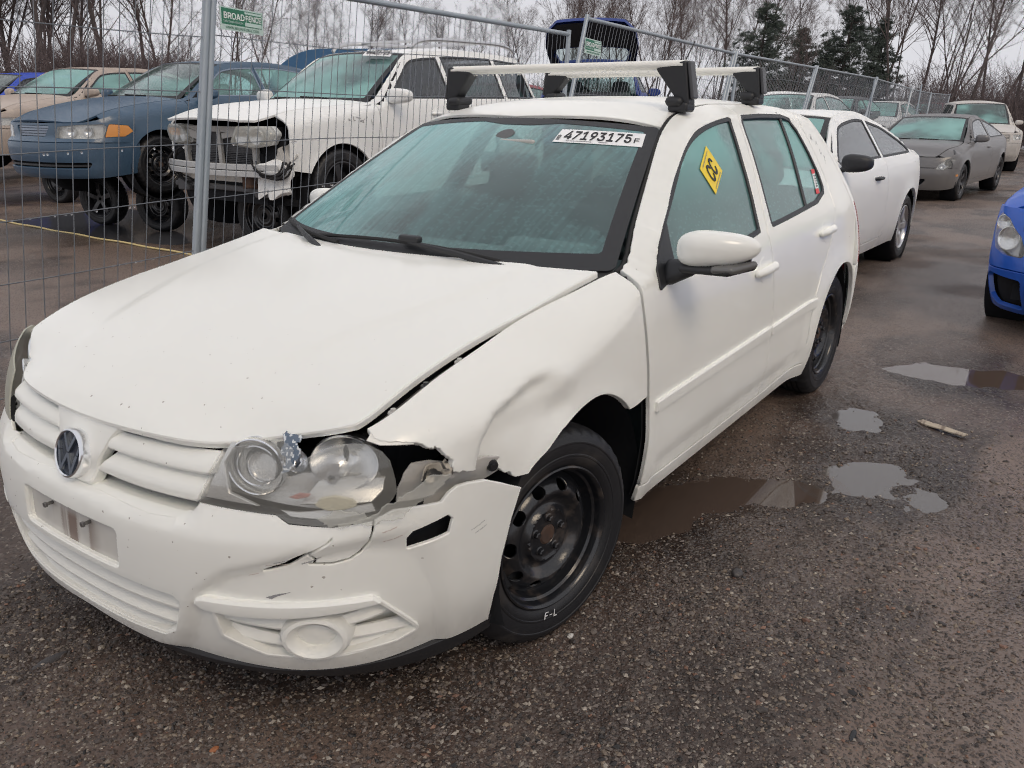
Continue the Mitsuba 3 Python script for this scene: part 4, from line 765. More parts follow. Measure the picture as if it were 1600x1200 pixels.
    P('windscreen_border', lift(sbox(-.995, -.03, .995, .995).difference(rnd(sbox(-.93, .06, .93, .95), .03)), lambda d: ws(d, .002), .06, .004, (1, 0, 1)), 'plastic_black')
    P('scuttle', lift(sbox(-.97, -.25, .97, .01), lambda d: ws(d, -.008)-np.array([0, 0, .03])*np.clip(-d[:, 1:2]*4, 0, 1), .1, 0, (1, 0, 1)), 'plastic_black')
    for a, b in ((.5, .05), (-.15, -.6)):
        L = [ws(np.array([[a+(b-a)*s, .03+.02*s]]), .012)[0] for s in np.linspace(0, 1, 8)]; P('wiper', tube(L, .008, 6), 'rubber', 30)
    x1 = np.linspace(R2[0]-(0 if deck else .02), R1[0]-.01, 24)
    rp_ = Polygon([(x, float(yE(x))-.005) for x in x1]+[(R1[0]+.06, R1[1]*.7), (R1[0]+.10, 0), (R1[0]+.06, -R1[1]*.7)]+[(x, -float(yE(x))+.005) for x in x1[::-1]]).buffer(0)
    rf = lambda d: np.stack([d[:, 0], d[:, 1], S.rc(d[:, 0])-(S.rc(d[:, 0])-zE(np.clip(d[:, 0], R2[0], R1[0])))*np.clip(np.abs(d[:, 1])/yE(np.clip(d[:, 0], R2[0], R1[0])), 0, 1.02)**2.6], -1)
    P('roof', lift(rp_, rf, .07, .015, (0, 0, 1)), paint)
    P('headlining', lift(rp_.buffer(-.03), lambda d: rf(d)-[0, 0, .03], .2, 0, (0, 0, -1)), 'seat_tan')
    if deck:
        rs = scr((C[0], C[1], C[2]), (R2[0], R2[1], R2[2]), .22, .10, -1)
        P('rear_screen', lift(sbox(-.97, 0, .97, 1), rs, .1, 0, (-1, 0, 1)), glass_f)
        xd = np.linspace(xt, C[0]-.01, 10); dk = Polygon([(x, float(yE(x))-.004) for x in xd]+[(C[0]-.2, 0)]+[(x, -float(yE(x))+.004) for x in xd[::-1]]).buffer(0)
        P('boot_lid', lift(dk, lambda d: np.stack([d[:, 0], d[:, 1], zE(d[:, 0])+.02*(1-(d[:, 1]/yE(d[:, 0]))**2)], -1), .08, .015, (0, 0, 1)), paint)
    zt_ = C[2]-.05 if deck else R2[2]-.02
    tl = tab((.2, x0-.12), (.5, x0-.24), (zt_*.6, x0-.2), (zt_, x0-.10 if deck else R2[0]-.12))
    xbr = tab((.2, x0-.05), (.6, x0-.06), (zt_, x0-.02 if deck else R2[0]-.01))
    def rear(d):
        s, z = d[:, 0], d[:, 1]; a = np.abs(s); c = np.interp(a, S.tl, S.tc); q = np.interp(a, S.tl, S.ts); xb = xbr(z)
        return np.stack([xb+(tl(z)-xb)*c, np.sign(s)*S.Y(xb, np.minimum(z, zE(xb)-.01))*q, z], -1)
    lr = sbox(-1, .62, -.66, .80).union(sbox(.66, .62, 1, .80)); rwn = sbox(0, 0, 0, 0) if deck else rnd(sbox(-.62, belt+.03, .62, zt_-.12), .05)
    P('rear_end', lift(sbox(-1, .2, 1, zt_).difference(lr).difference(rwn), rear, .09, .02, (-1, 0, 0)), paint)
    for q in polys(lr): P('tail_light', lift(q, rear, .06, .02, (-1, 0, 0)), 'lamp_red')
    if not deck: P('rear_screen', lift(rwn, rear, .1, 0, (-1, 0, 0)), glass_f)
    # front
    ztop = hz-.012; N = lambda off=0.: (lambda d: S.N(d, off))
    FX = lambda p: affinity.scale(p, -1, 1, origin=(0, 0))
    if fascia:
        ss = np.linspace(.3, .985, 30); xx = S.N(np.stack([ss, 0*ss+hz], -1))[:, 0]; tt = [(s_, float(zE(min(x_, hx)))-.010) for s_, x_ in zip(ss, xx) if x_ > .30]
        fa = Polygon([(-1, .24), (-.6, .20), (0, .19), (.6, .20), (1, .24), (1, .60)]+tt[::-1]+[(-a_, b_) for a_, b_ in tt]+[(-1, .60)]).buffer(0) if front_parts is True else front_parts
        holes = [];
        for n, p, mt, d in list(lamps)+list(grilles):
            for F in ((lambda q: q), FX) if p.bounds[0] > 0 else ((lambda q: q),): holes.append(F(p))
        ln = LineString([(-1, bump[1]-.02), (-.5, bump[1]), (.5, bump[1]), (1, bump[1]-.02)]).buffer(.004)
        for q in polys(fa.difference(unary_union(holes+[ln]))):
            if q.area > .003: P('bumper' if q.centroid.y < bump[1] else 'front_panel', lift(q, N(), .035, .03, (1, 0, 0)), paint)
        P('front_backing', lift(fa.buffer(-.03), N(-.09), .1, 0, (1, 0, 0)), 'cavity')
        for n, p, mt, d in lamps:
            for F in ((lambda q: q), FX):
                k = numbered(f'{k0}__{n}')
                add(k+('__backing' if d else ''), lift(F(p.buffer(.004)) if d else F(p.buffer(-.002)), N(-.045 if d else .002), .03, 0 if d else .03, (1, 0, 0)), mt, True, TW)
                if d:
                    add(k+'__lens', lift(F(p), N(.002), .03, .03, (1, 0, 0)), 'lens', True, TW)
                    for u in d:
                        s_, z_, r_, mm = u; sg = -1 if F is FX else 1; c_ = S.N(np.array([[sg*s_, z_]]), -.012)[0]
                        R_ = frame((.9, sg*.35, .08))@YtoZ
                        add(numbered(k+'__reflector'), move(lathe([(0, -.03), (r_*.5, -.026), (r_*.85, -.01), (r_, 0), (r_*1.06, 0), (r_*1.06, -.03)], 28), R_, c_), mm, 40, TW)
        for n, p, mt, d in grilles:
            for F in ((lambda q: q), FX) if p.bounds[0] > 0 else ((lambda q: q),):
                k = numbered(f'{k0}__{n}'); x_0, z_0, x_1, z_1 = p.bounds
                add(k+'__backing', lift(F(p.buffer(.004)), N(-.05), .04, 0, (1, 0, 0)), 'cavity', True, TW)
                if mt:
                    for i in range(d):
                        zz = z_0+(z_1-z_0)*(i+.5)/d; b_ = sbox(x_0-.01, zz-.011, x_1+.01, zz+.011).intersection(p.buffer(.002))
                        for q in polys(b_): add(numbered(k+'__bar'), lift(F(q), N(-.012), .03, .02, (1, 0, 0)), mt, True, TW)
    # inside
    P('floor', cat([bx((-wb/2, 0, .24), (wb+.9, 1.4*kw, .06)), bx((.25, 0, .46), (.75, 1.2, .46)), bx((-.9, 0, .18), (1.6, .5, .12))]), 'cavity', False)
    P('dashboard', hull([(A[0]+.05, s_*.6*kw, za-.09) for s_ in (1, -1)]+[(A[0]-.3, s_*.6*kw, za-.07) for s_ in (1, -1)]+[(A[0]-.3, s_*.6*kw, .6) for s_ in (1, -1)], .04), 'plastic_dull', 40)
    if seats:
        for y in (.37, -.37): seat(k0, A[0]-1.0, y, W4=TW, z=.28+(H-1.42)*.6)
        P('rear_bench', hull([(A[0]-1.75, s_*.55, .45) for s_ in (1, -1)]+[(A[0]-2.1, s_*.55, .45) for s_ in (1, -1)]+[(A[0]-2.3, s_*.5, belt-.02) for s_ in (1, -1)], .08), 'seat_fabric', 40)
        m = trimesh.creation.torus(.18, .016, 28, 8); P('steering_wheel', move((m.vertices, m.faces), rot([0, 1, 0], -62), (A[0]-.42, .37, belt)), 'plastic_black', 40)
    R_t = .31 if arch < .4 else .365
    for i, sg in wheels: wheel(k0, (wa[i], sg*(W-.115), R_t-.006), sg, wkind, R=R_t, rim=R_t-.107 if arch < .4 else R_t-.12, w=.10, rim_mat=rim_mat, W4=TW)
    return k0, S, TW, N, side
def Y_(y): return float(y)
def ground_z(x, y):
    x, y = np.asarray(x, float), np.asarray(y, float)
    return -.021*np.maximum(0, -x-4.5)*sm(-4.5, -9, x)-.012*np.maximum(0, -np.hypot(x, y)*0)
def pt(name, c, coat=.7, rough=.32, dirt=(.16, .14, .12), amt=.45): return mat(name, paint_fn(c, dirt, amt), rough, coat=coat)
pt('paint_blue_grey', (.045, .088, .145)); pt('paint_tan', (.40, .335, .29)); pt('paint_royal', (.02, .06, .42)); pt('paint_silver', (.42, .41, .41)); pt('paint_graphite', (.135, .132, .136))
pt('paint_champagne', (.50, .475, .45)); pt('paint_red', (.20, .03, .04)); pt('paint_dark', (.06, .062, .068)); pt('paint_pale', (.62, .63, .63)); pt('paint_navy', (.02, .045, .22))
mat('grey_dull', (.09, .09, .095), .6)

# white coupe parked behind the hatchback
car('white_coupe', 'clean white two-door coupe with black mirror and door handle behind the white hatchback', 'car', (-4.31, -.64, -.02, -2.3), 'paint_white', W=.875, H=1.37, wb=2.65, belt=.93,
    R1=(-1.10, .55, 1.315), R2=(-2.15, .54, 1.30), C=(-3.02, .69, 1.0), doors=(-.42, -1.86), pillars=((-1.80, .06),), glass_f='glass_frosted', glass_s='glass_dark', mirror_mat='plastic_black', handle_mat='plastic_black', rim_mat='alloy', wkind=(5, .055),
    strip=None, lamps=(('headlight', Polygon([(.45, .58), (.70, .62), (.82, .70), (.6, .70), (.46, .66)]), 'reflector', ((.55, .64, .05, 'reflector'),)),), grilles=(('grille', sbox(-.25, .34, .25, .46), 'plastic_black', 3),), hf=(.66, .55, .735))
# grey coupe
car('grey_coupe', 'metallic grey two-door coupe with dark wheels parked behind the white coupe', 'car', (-14.62, -1.1, -.2, -4.8), 'paint_graphite', W=.905, H=1.385, wb=2.85, belt=.92,
    R1=(-1.20, .56, 1.315), R2=(-2.2, .54, 1.30), C=(-3.3, .68, .98), doors=(-.45, -1.9), pillars=((-1.85, .06),), glass_f='glass_frosted', glass_s='glass_dark', rim_mat='alloy_dark', wkind=(5, .05), handle_mat=None,
    lamps=(('headlight', rnd(Polygon([(.44, .54), (.56, .53), (.66, .60), (.74, .70), (.66, .715), (.56, .70), (.47, .62)]), .01), 'reflector_pale', ((.52, .585, .042, 'reflector'), (.60, .645, .045, 'alloy_dark'))), ('side_marker', rnd(sbox(.80, .415, .90, .45), .008), 'amber', ())),
    grilles=(('grille', rnd(Polygon([(-.22, .60), (.22, .60), (.25, .69), (-.25, .69)]), .01), 'alloy', 3), ('lower_intake', rnd(Polygon([(-.30, .27), (.30, .27), (.36, .38), (-.36, .38)]), .02), None, 0)), hf=(.62, .55, .735),
    nose_t=((.15, .74), (.2, .80), (.3, .83), (.45, .85), (.55, .83), (.66, .79), (.735, .74), (.78, .70)))
mat('reflector_pale', (.62, .63, .62), .35, metal=.3)
# silver sport utility at the end of the row
car('silver_suv', 'champagne silver sport utility wagon with roof rails beyond the grey coupe', 'suv', (-25.45, -1.31, -.35, 16.5), 'paint_champagne', W=.93, H=1.76, wb=2.70, belt=1.10, A=(-.5, .73), R1=(-1.10, .64, 1.66), R2=(-3.35, .62, 1.66), C=(-3.5, .72, 1.15), deck=False,
    doors=(-.45, -1.5, -2.4), pillars=((-1.55, .06), (-2.5, .06)), glass_s='glass_dark', arch=.42, hf=(.72, .62, .95), nose_t=((.2, .80), (.4, .90), (.6, .90), (.8, .86), (.95, .82), (1.0, .78)), strip=(.62, .74, 'paint_silver'),
    lamps=(('headlight', rnd(sbox(.42, .76, .66, .90), .03), 'reflector_pale', ((.54, .83, .05, 'reflector'),)),), grilles=(('grille', sbox(-.36, .72, .36, .90), 'paint_champagne', 5),), bump=(.4, .68))
# blue car across the lane
mat('paint_royal_bright', paint_fn((.010, .095, .50), (.05, .06, .10), .3), .25, coat=1.)
rq = lambda p, r=.012: rnd(Polygon(p), r)
car('blue_hatchback', 'bright blue small car at the right edge with clear round headlight', 'car', (-4.86, 2.17, 0, -9), 'paint_royal_bright', no_mirror=(-1,), W=.85, H=1.5, wb=2.46, belt=.94, hf=(.52, .58, .80), xf=.22, xfe=.45,
    nose_t=((.12, .62), (.2, .70), (.3, .76), (.42, .79), (.5, .77), (.6, .74), (.7, .70), (.80, .62), (.9, .54)), bump=(.2, .415), doors=(-.42, -1.4, -2.3),
    front_parts=Polygon([(-1, .17), (-.6, .13), (0, .12), (.6, .13), (1, .17), (1, .64), (.84, .785), (-.84, .785), (-1, .64)]),
    lamps=(('headlight', rq([(.40, .50), (.55, .50), (.66, .53), (.725, .62), (.735, .70), (.69, .745), (.58, .72), (.46, .62)], .03), 'reflector_pale', ((.56, .60, .07, 'reflector'), (.65, .69, .045, 'reflector'), (.705, .66, .02, 'amber'))),),
    grilles=(('fog_hollow', rq([(.42, .16), (.62, .165), (.73, .22), (.77, .34), (.70, .372), (.42, .36)], .02), None, 0), ('grille', rq([(-.36, .20), (.36, .20), (.34, .36), (-.34, .36)], .02), 'plastic_black', 4)))
k0 = 'blue_hatchback'; BT = T().translate([-4.83, 2.235, 0])

# ---- behind the fence: the cars stand raised on old wheels
car('blue_sedan', 'steel blue four-door sedan with amber turn lamps, raised behind the fence', 'car', (-3.6, -7.42, .46, 3), 'paint_blue_grey', W=.89, H=1.42, wb=2.67, belt=.96, hf=(.74, .60, .755),
    nose_t=((.18, .86), (.22, .92), (.30, .95), (.36, .945), (.40, .955), (.50, .955), (.56, .94), (.60, .89), (.68, .88), (.755, .86), (.80, .8)), trim='chrome_dark', seal=.012, doors=(-.42, -1.55, -2.5),
    lamps=(('headlight', rq([(.27, .60), (.60, .592), (.665, .605), (.70, .71), (.665, .735), (.46, .730), (.29, .712)], .01), 'reflector_pale', ((.40, .66, .045, 'reflector'), (.54, .66, .045, 'reflector'))), ('turn_signal', rq([(.672, .605), (.86, .610), (.95, .66), (.90, .72), (.72, .735), (.705, .71)], .008), 'amber', ())),
    grilles=(('grille', rq([(-.16, .615), (.16, .615), (.21, .72), (-.21, .72)], .015), 'chrome_dark', 4), ('lower_intake', rq([(-.55, .30), (.55, .30), (.58, .36), (-.58, .36)], .015), 'plastic_black', 1)), bump=(.36, .56), wkind='steel', rim_mat='steel_black')
car('tan_sedan', 'dusty tan sedan with misted windscreen to the left of the blue sedan', 'car', (-4.45, -11.45, .50, 9), 'paint_tan', W=.89, H=1.41, wb=2.67, belt=.96, hf=(.74, .60, .76), doors=(-.42, -1.55, -2.5), wkind='steel', rim_mat='steel_black',
    lamps=(('headlight', sbox(.34, .60, .74, .70), 'reflector_pale', ((.5, .65, .045, 'reflector'),)),), grilles=(('grille', sbox(-.2, .62, .2, .71), 'chrome_dark', 4),))
car('royal_blue_car', 'royal blue car at the far left edge beyond the tan sedan', 'car', (-5.2, -15.4, .50, 9), 'paint_royal', W=.88, H=1.43, wb=2.6, belt=.97, hf=(.74, .60, .76), doors=(-.42, -1.55, -2.5), glass_f='glass_clear', glass_s='glass_dark')
mk, MS, MT, MN, mside = car('white_suv', 'white sport utility wagon with torn-off front bumper behind the fence', 'suv', (-4.0, -5.12, .27, 0), 'paint_white', W=.985, H=1.73, wb=2.75, belt=1.12, A=(-.58, .78), R1=(-1.30, .64, 1.62), R2=(-3.35, .62, 1.64), C=(-3.62, .74, 1.16), deck=False,
    hf=(.74, .66, .985), nose_t=((.2, .70), (.5, .80), (.8, .86), (.985, .86), (1.03, .82)), xf=.30, xfe=.55, doors=(-.55, -1.65, -2.6), pillars=((-1.72, .07), (-2.72, .07)), glass_s='glass_dark', arch=.42, fascia=False, mirror=(.11, .10, .10), wkind=(5, .05), rim_mat='alloy_dark')
def mp(n, m, mt, s=35, **l): return add(f'{mk}__{n}', m, mt, s, MT, **l)
for z, d in ((.575, .0), (.515, .01)): mp('bumper_beam', lift(sbox(-.84, z-.026, .84, z+.026), lambda q: np.stack([.83-.16*np.abs(q[:, 0]/.84)**2.2+d, q[:, 0], q[:, 1]], -1), .05, .04, (1, 0, 0), .006), 'bar_alu', True, label='bare aluminium bumper beam')
mat('bar_alu', (.55, .56, .56), .42, metal=.35)
mp('radiator', cat([bx((.60, 0, .66), (.03, 1.0, .42))]+[bx((.62, 0, z), (.012, .96, .006)) for z in np.arange(.48, .86, .016)]), 'grey_dull', False)
mp('radiator_support', cat([bx((.64, 0, .90), (.06, 1.45, .05)), bx((.66, .03, .72), (.03, .05, .36)), bx((.64, .52, .66), (.05, .05, .40)), bx((.64, -.52, .66), (.05, .05, .40)), bx((.62, 0, .45), (.06, 1.3, .06)), bx((.68, .25, .86), (.02, .3, .05), rot([1, 0, 0], 8)), bx((.68, -.3, .84), (.02, .25, .07), rot([1, 0, 0], -12))]), 'primer_grey', False)
mp('engine_bay', cat([bx((.25, 0, .72), (.7, 1.5, .40)), bx((.45, .66, .66), (.25, .34, .34)), bx((.45, -.66, .66), (.25, .34, .34))]), 'cavity', False)
for sg, y0 in ((1, .56), (-1, .70)):
    k = numbered(f'{mk}__headlight')
    hl_ = lambda d, o=0.: np.stack([.80+o-.25*np.clip(np.abs(d[:, 0])-.35, 0, 1)**1.3+(.02 if sg > 0 else -.06), d[:, 0]*sg, d[:, 1]], -1)
    p_ = rq([(.36, .775), (.62, .745), (.80, .775), (.86, .87), (.80, .935), (.46, .935)], .03)
    add(k+'__backing', lift(p_, lambda d: hl_(d, -.07), .04, .06, (1, 0, 0)), 'reflector_pale', True, MT)
    for u in (.5, .66): add(numbered(k+'__reflector'), move(lathe([(0, -.02), (.04, -.016), (.07, 0), (.072, -.03)], 24), frame((1, .2*sg, 0))@YtoZ, hl_(np.array([[u, .845]]), -.025)[0]), 'reflector', 40, MT)
    add(k+'__lens', lift(p_, hl_, .03, .06, (1, 0, 0), .02), 'lens_hazy', True, MT)
rr = np.random.default_rng(11)
def wob(m, a, f, s):
    v, q = m; return v+a*(np.stack([meshkit.noise(v*f, s+i) for i in range(3)], -1)-.5), q
mp('torn_liner', wob(lift(rq([(.56, .32), (.80, .30), (.92, .36), (.94, .58), (.84, .64), (.60, .60)], .02), lambda d: np.stack([.74-.3*(d[:, 0]-.5), d[:, 0], d[:, 1]], -1), .03, .03, (1, 0, 0)), .10, 9, 3), 'paint_white', True)
mp('torn_liner', wob(lift(rq([(.70, .56), (.86, .60), (.96, .70), (.90, .80), (.80, .72)], .01), lambda d: np.stack([.70-.35*(d[:, 0]-.5), d[:, 0], d[:, 1]], -1), .03, .02, (1, 0, 0)), .10, 11, 5), 'primer_grey', True)
mp('wiring_loom', cat([tube(spl(np.array([(.70, .55, .60), (.74, .70, .52), (.68, .86, .50), (.62, .92, .62)])+rr.normal(0, .025, (4, 3)), 6), .009, 6) for _ in range(6)]+[tube(spl(np.array([(.66, -.6, .70), (.70, -.7, .50), (.66, -.5, .40), (.68, -.2, .38)])+rr.normal(0, .02, (4, 3)), 6), .008, 6) for _ in range(4)]), 'rubber', True, kind='stuff')
mp('lower_crossmember', wob(cat([rbox((.62, -.1, .37), (.12, 1.35, .05), .015), rbox((.60, .62, .34), (.16, .24, .10), .02), rbox((.60, -.62, .36), (.16, .2, .12), .02)]), .05, 8, 4), 'grey_dull', 35)
mp('corroded_bracket', wob(rbox((.72, .50, .46), (.06, .10, .16), .01), .05, 20, 4), 'rust', 35)
mp('lot_sticker', (lambda q: q)(lift(sbox(.42, .80, .90, .93), lambda d: (lambda v, t: np.stack([-.58+.26*(1-np.abs(v)**2.2)+(-.72-.15*(1-np.abs(v)**2.2))*t+.012, (.78-.14*t)*v, 1.14+.52*t+.026*(1-v*v)*t+.05*t*(1-t)+.02], -1))(d[:, 0], d[:, 1]), .1, .002, (1, 0, 1))), 'sticker_white', True)
m = textm('44431725', 1, .001, True); v = np.asarray(m.vertices); v = v*[.40/v[:, 0].max(), .09/v[:, 1].max(), 1]
wsm = lambda d: (lambda v, t: np.stack([-.58+.26*(1-np.abs(v)**2.2)+(-.72-.15*(1-np.abs(v)**2.2))*t+.012, (.78-.14*t)*v, 1.14+.52*t+.026*(1-v*v)*t+.05*t*(1-t)+.02], -1))(d[:, 0], d[:, 1])
mp('lot_digits', paste((v, m.faces), wsm, (.46, .825), (1, 0), (0, 1), .004, (1, 0, 1)), 'ink_black', False)
for sg in (1, -1):
    kk = numbered(f'{mk}__roof_rail')
    add(kk, tube(spl([(-1.45, sg*.60, 1.68), (-1.6, sg*.60, 1.76), (-2.4, sg*.60, 1.79), (-3.2, sg*.59, 1.77), (-3.35, sg*.58, 1.70)], 6), .022, 10), 'alloy', True, MT)
for x in (-1.9, -2.7): mp('roof_crossbar', tube([(x, -.6, 1.79), (x, .6, 1.79)], .016, 8), 'alloy', 30)
r2 = np.random.default_rng(5)
for i in range(7): mp('pencil_scribble', lift(LineString(np.array([-.12-.05*i, .99])+np.cumsum(r2.normal(0, .012, (6, 2)), 0)).buffer(.003), mside(1, .003), .02, 0), 'ink_grey', True)
# old wheels the raised cars stand on
def stand(x, y, a, lb, kind, R=.31, rm='steel_black', z=0.):
    k = thing(numbered('support_wheel'), lb, 'wheel', None)
    W4 = T().translate([x, y, z+R-.01]).rotate([0, 0, 1], a)
    rim = R-.107; scene[k+'__tyre'] = {**mikit.ply(tyre_mesh(R, rim, .10), 'tyre', smooth=30), 'to_world': W4}
    rm_ = move(steel_rim(rim) if kind == 'steel' else spoke_rim(rim, *kind), t=(0, .094, 0)); scene[k+'__rim'] = {**mikit.ply(rm_, rm, smooth=32), 'to_world': W4}
    scene[k+'__rim_back'] = {**mikit.ply(lathe([(.001, 0), (rim, 0)], 24), 'cavity'), 'to_world': W4}
stand(-3.75, -5.0, -80, 'bare old tyre standing under the nose of the white wrecked wagon', 'steel', .34)
stand(-3.85, -7.0, -70, 'black steel wheel standing under the left front of the blue sedan', 'steel', .30)
stand(-3.75, -8.05, -75, 'dark spoked wheel under the right front of the blue sedan', (5, .05), .31, 'alloy_dark')
stand(-4.6, -10.7, -80, 'dark wheel standing under the nose of the tan sedan', 'steel', .31)
stand(-6.6, -4.3, 0, 'dark wheel propping the rear of the white wrecked wagon', 'steel', .30)
# hatchback with raised tailgate, seen from behind
k0, S_, TW_, N_, sd_ = car('open_hatchback', 'blue hatchback with its tailgate raised, seen from behind past the fence', 'car', (-12.4, -6.05, .50, 206), 'paint_navy', W=.86, H=1.49, wb=2.6, belt=.98, R1=(-1.0, .56, 1.40), R2=(-3.0, .55, 1.42), C=(-3.25, .66, 1.02), deck=False, hf=(.66, .58, .80), doors=(-.42, -1.5, -2.4), pillars=((-1.55, .06), (-2.5, .07)), seats=True)
for k in [q for q in list(scene) if q.startswith(k0+'__rear_end') or q.startswith(k0+'__rear_screen')]: scene.pop(k); labels.pop(k, None)
tg = rnd(Polygon([(-.60, .0), (-.66, .10), (-.70, .55), (-.66, .82), (-.50, .98), (.50, .98), (.66, .82), (.70, .55), (.66, .10), (.60, .0)]), .06); tgw = rnd(Polygon([(-.50, .10), (-.56, .34), (-.54, .46), (.54, .46), (.56, .34), (.50, .10)]), .05)
th = math.radians(30)
def tgf(d, o=0.):
    u, w = d[:, 0], d[:, 1]; return np.stack([-3.02-w*math.cos(th)*.92+o*math.sin(th), u*.95, 1.40+w*math.sin(th)*.92+.10*w*w+o*math.cos(th)-.05*(u/.7)**2], -1)
add(k0+'__tailgate', lift(tg.difference(tgw), lambda d: tgf(d, .06), .06, .05, (-.4, 0, 1)), 'paint_navy', True, TW_, label='raised blue tailgate')
add(k0+'__tailgate__lining', lift(tg.buffer(-.02).difference(tgw.buffer(.03)), tgf, .06, 0, (0, 0, -1)), 'plastic_black', True, TW_)
add(k0+'__tailgate__screen', lift(tgw.buffer(.02), lambda d: tgf(d, .05), .1, 0, (0, 0, -1)), 'glass_clear', True, TW_)
add(k0+'__tailgate__wiper_motor', hull([tgf(np.array([[u, .08]]), -.02)[0] for u in (-.08, .08)]+[tgf(np.array([[u, .02]]), -.02)[0] for u in (-.12, .12)], .03), 'plastic_black', 40, TW_)
for sg in (1, -1): add(numbered(k0+'__gas_strut'), tube([(-3.0, sg*.56, 1.30), (-3.45, sg*.58, 1.62)], .012, 6), 'plastic_black', 30, TW_)
add(k0+'__bumper_sill', lift(sbox(-.8, .3, .8, .74), lambda d: np.stack([-3.35+0*d[:, 0]-.1*(1-(d[:, 0]/.8)**2), d[:, 0], d[:, 1]], -1), .1, .03, (-1, 0, 0)), 'paint_navy', True, TW_)
def far(key, lb, c, pose, p, **k): car(key, lb, c, pose, p, lamps=(('headlight', sbox(.42, .60, .72, .70), 'reflector_pale', ()),), grilles=(('grille', sbox(-.25, .60, .25, .70), 'plastic_black', 3),), **k)
far('red_car', 'dark red car mostly hidden behind the white wrecked wagon', 'car', (-10.6, -8.3, .32, 3), 'paint_red', W=.87, H=1.42)
far('pale_grey_sedan', 'pale grey sedan past the fence over the roof of the white coupe', 'car', (-16.2, -4.3, .16, -4), 'paint_pale', W=.88, H=1.42)
k0 = car('pale_hatchback', 'white car with raised tailgate behind the pale grey sedan', 'car', (-21.0, -6.3, .10, 0), 'paint_white', W=.87, H=1.56, deck=False, R2=(-3.0, .55, 1.46), C=(-3.25, .66, 1.02))[0]
far('charcoal_sedan', 'charcoal sedan with black mirror behind the leaning fence panel', 'car', (-22.6, -5.0, .10, -3), 'paint_dark', W=.88, H=1.43)
far('white_sedan', 'white sedan past the fence left of the grey coupe roof', 'car', (-24.9, -4.3, -.02, -2), 'paint_pale', W=.88, H=1.41)
far('white_wagon', 'white wagon with dark rear window beyond the white sedan', 'car', (-30.8, -6.0, -.02, 172), 'paint_white', W=.9, H=1.56, deck=False, R2=(-3.2, .58, 1.46), C=(-3.4, .68, 1.02), belt=1.0)
far('far_red_car', 'small red car far away beside the silver wagon', 'car', (-38.0, -5.2, -.1, 0), 'paint_red', W=.88, H=1.42)

# ------------------------------------------------------------------ ground, puddles, gravel
PUD = [([(-.70, .66), (-.99, .64), (-1.17, .74), (-1.30, .93), (-1.41, 1.04), (-1.39, 1.15), (-1.22, 1.12), (-1.10, .97), (-.95, .88), (-.74, .84), (-.62, .78), (-.58, .70)], .034, 'muddy brown puddle'),
       ([(-1.57, 1.13), (-1.74, 1.20), (-1.82, 1.33), (-1.68, 1.42), (-1.5, 1.39), (-1.39, 1.24)], .016, 'bright shallow puddle right of the muddy one'),
       ([(-1.5, 1.45), (-1.60, 1.53), (-1.49, 1.60), (-1.38, 1.56), (-1.38, 1.48)], .014, 'little bright puddle nearest the right edge'),
       ([(-3.17, 1.05), (-3.38, 1.2), (-3.42, 1.4), (-3.45, 1.72), (-3.22, 1.75), (-3.13, 1.52), (-3.09, 1.31)], .03, 'elongated puddle out in the lane toward the blue car'),
       ([(-2.21, .99), (-2.37, 1.06), (-2.22, 1.18), (-2.07, 1.1)], .014, 'faint puddle near the rear wheel of the white hatchback'),
       ([(-3.35, -9.4), (-4.2, -9.6), (-4.75, -8.8), (-4.5, -7.4), (-3.9, -6.3), (-3.3, -6.2), (-3.15, -7.96)], .03, 'wide dark puddle beyond the fence under the blue sedan')]
PP = [Polygon(spl(p, 5, True)[:-1]).buffer(0) for p, _, _ in PUD]; LVL = -.013
def ground_h(x, y):
    h = ground_z(x, y)*sm(-3.6, -2.4, y); p3 = np.stack([x, y, 0*x], -1)
    d = np.hypot(x, y); near = sm(30, 10, d)
    h = h+(meshkit.fbm(p3*.8, 3, 1)-.5)*.030*near+(meshkit.fbm(p3*np.array([3, 6, 1]), 3, 2)-.5)*.024*near+(meshkit.fbm(p3*28, 3, 4)-.5)*.009*sm(6, 3, d)
    w_ = y+.22*(meshkit.noise(np.stack([x*.45, 3+0*x, 1+0*x], -1))-.5)
    for c_ in (1.78, 3.25): h = h-.022*np.exp(-((w_-c_)/.11)**2)*near+.010*np.exp(-((np.abs(w_-c_)-.20)/.06)**2)*near*(.4+meshkit.noise(p3*6, 5))
    h = h+.002*near
    for (_, dep, _), q in zip(PUD, PP):
        b = q.buffer(.35).bounds; w = (x > b[0]) & (x < b[2]) & (y > b[1]) & (y < b[3])
        if w.any():
            pt_ = shapely.points(x[w], y[w]); ds = np.where(shapely.contains(q, pt_), 1, -1)*shapely.distance(q.exterior, pt_)
            hh = h[w]; t = sm(-.16, .12, ds+.15*(meshkit.fbm(p3[w]*7, 4, 3)-.5)); hh = hh*(1-t)+(LVL-dep*.8*t+.022*(meshkit.fbm(p3[w]*13, 3, 7)-.5))*t+np.where(t <= 0, 0, 0)
            h[w] = hh
    return h
def axis(a, b, c, d, fine, grow=1.12):
    m = list(np.arange(b, c, fine)); s = fine; q = b
    while q > a: s *= grow; q -= s; m.insert(0, q)
    s = fine; q = c
    while q < d: s *= grow; q += s; m.append(q)
    return np.array(m)
gx_, gy_ = axis(-260, -4.2, 1.9, 90, .0165, 1.10), axis(-220, -.9, 2.9, 160, .0165, 1.10)
Xg, Yg = np.meshgrid(gx_, gy_, indexing='ij'); Zg = ground_h(Xg.ravel(), Yg.ravel())
i, j = np.meshgrid(np.arange(len(gx_)-1), np.arange(len(gy_)-1), indexing='ij'); n_ = len(gy_); q = np.stack([i*n_+j, (i+1)*n_+j, (i+1)*n_+j+1, i*n_+j+1], -1).reshape(-1, 4)
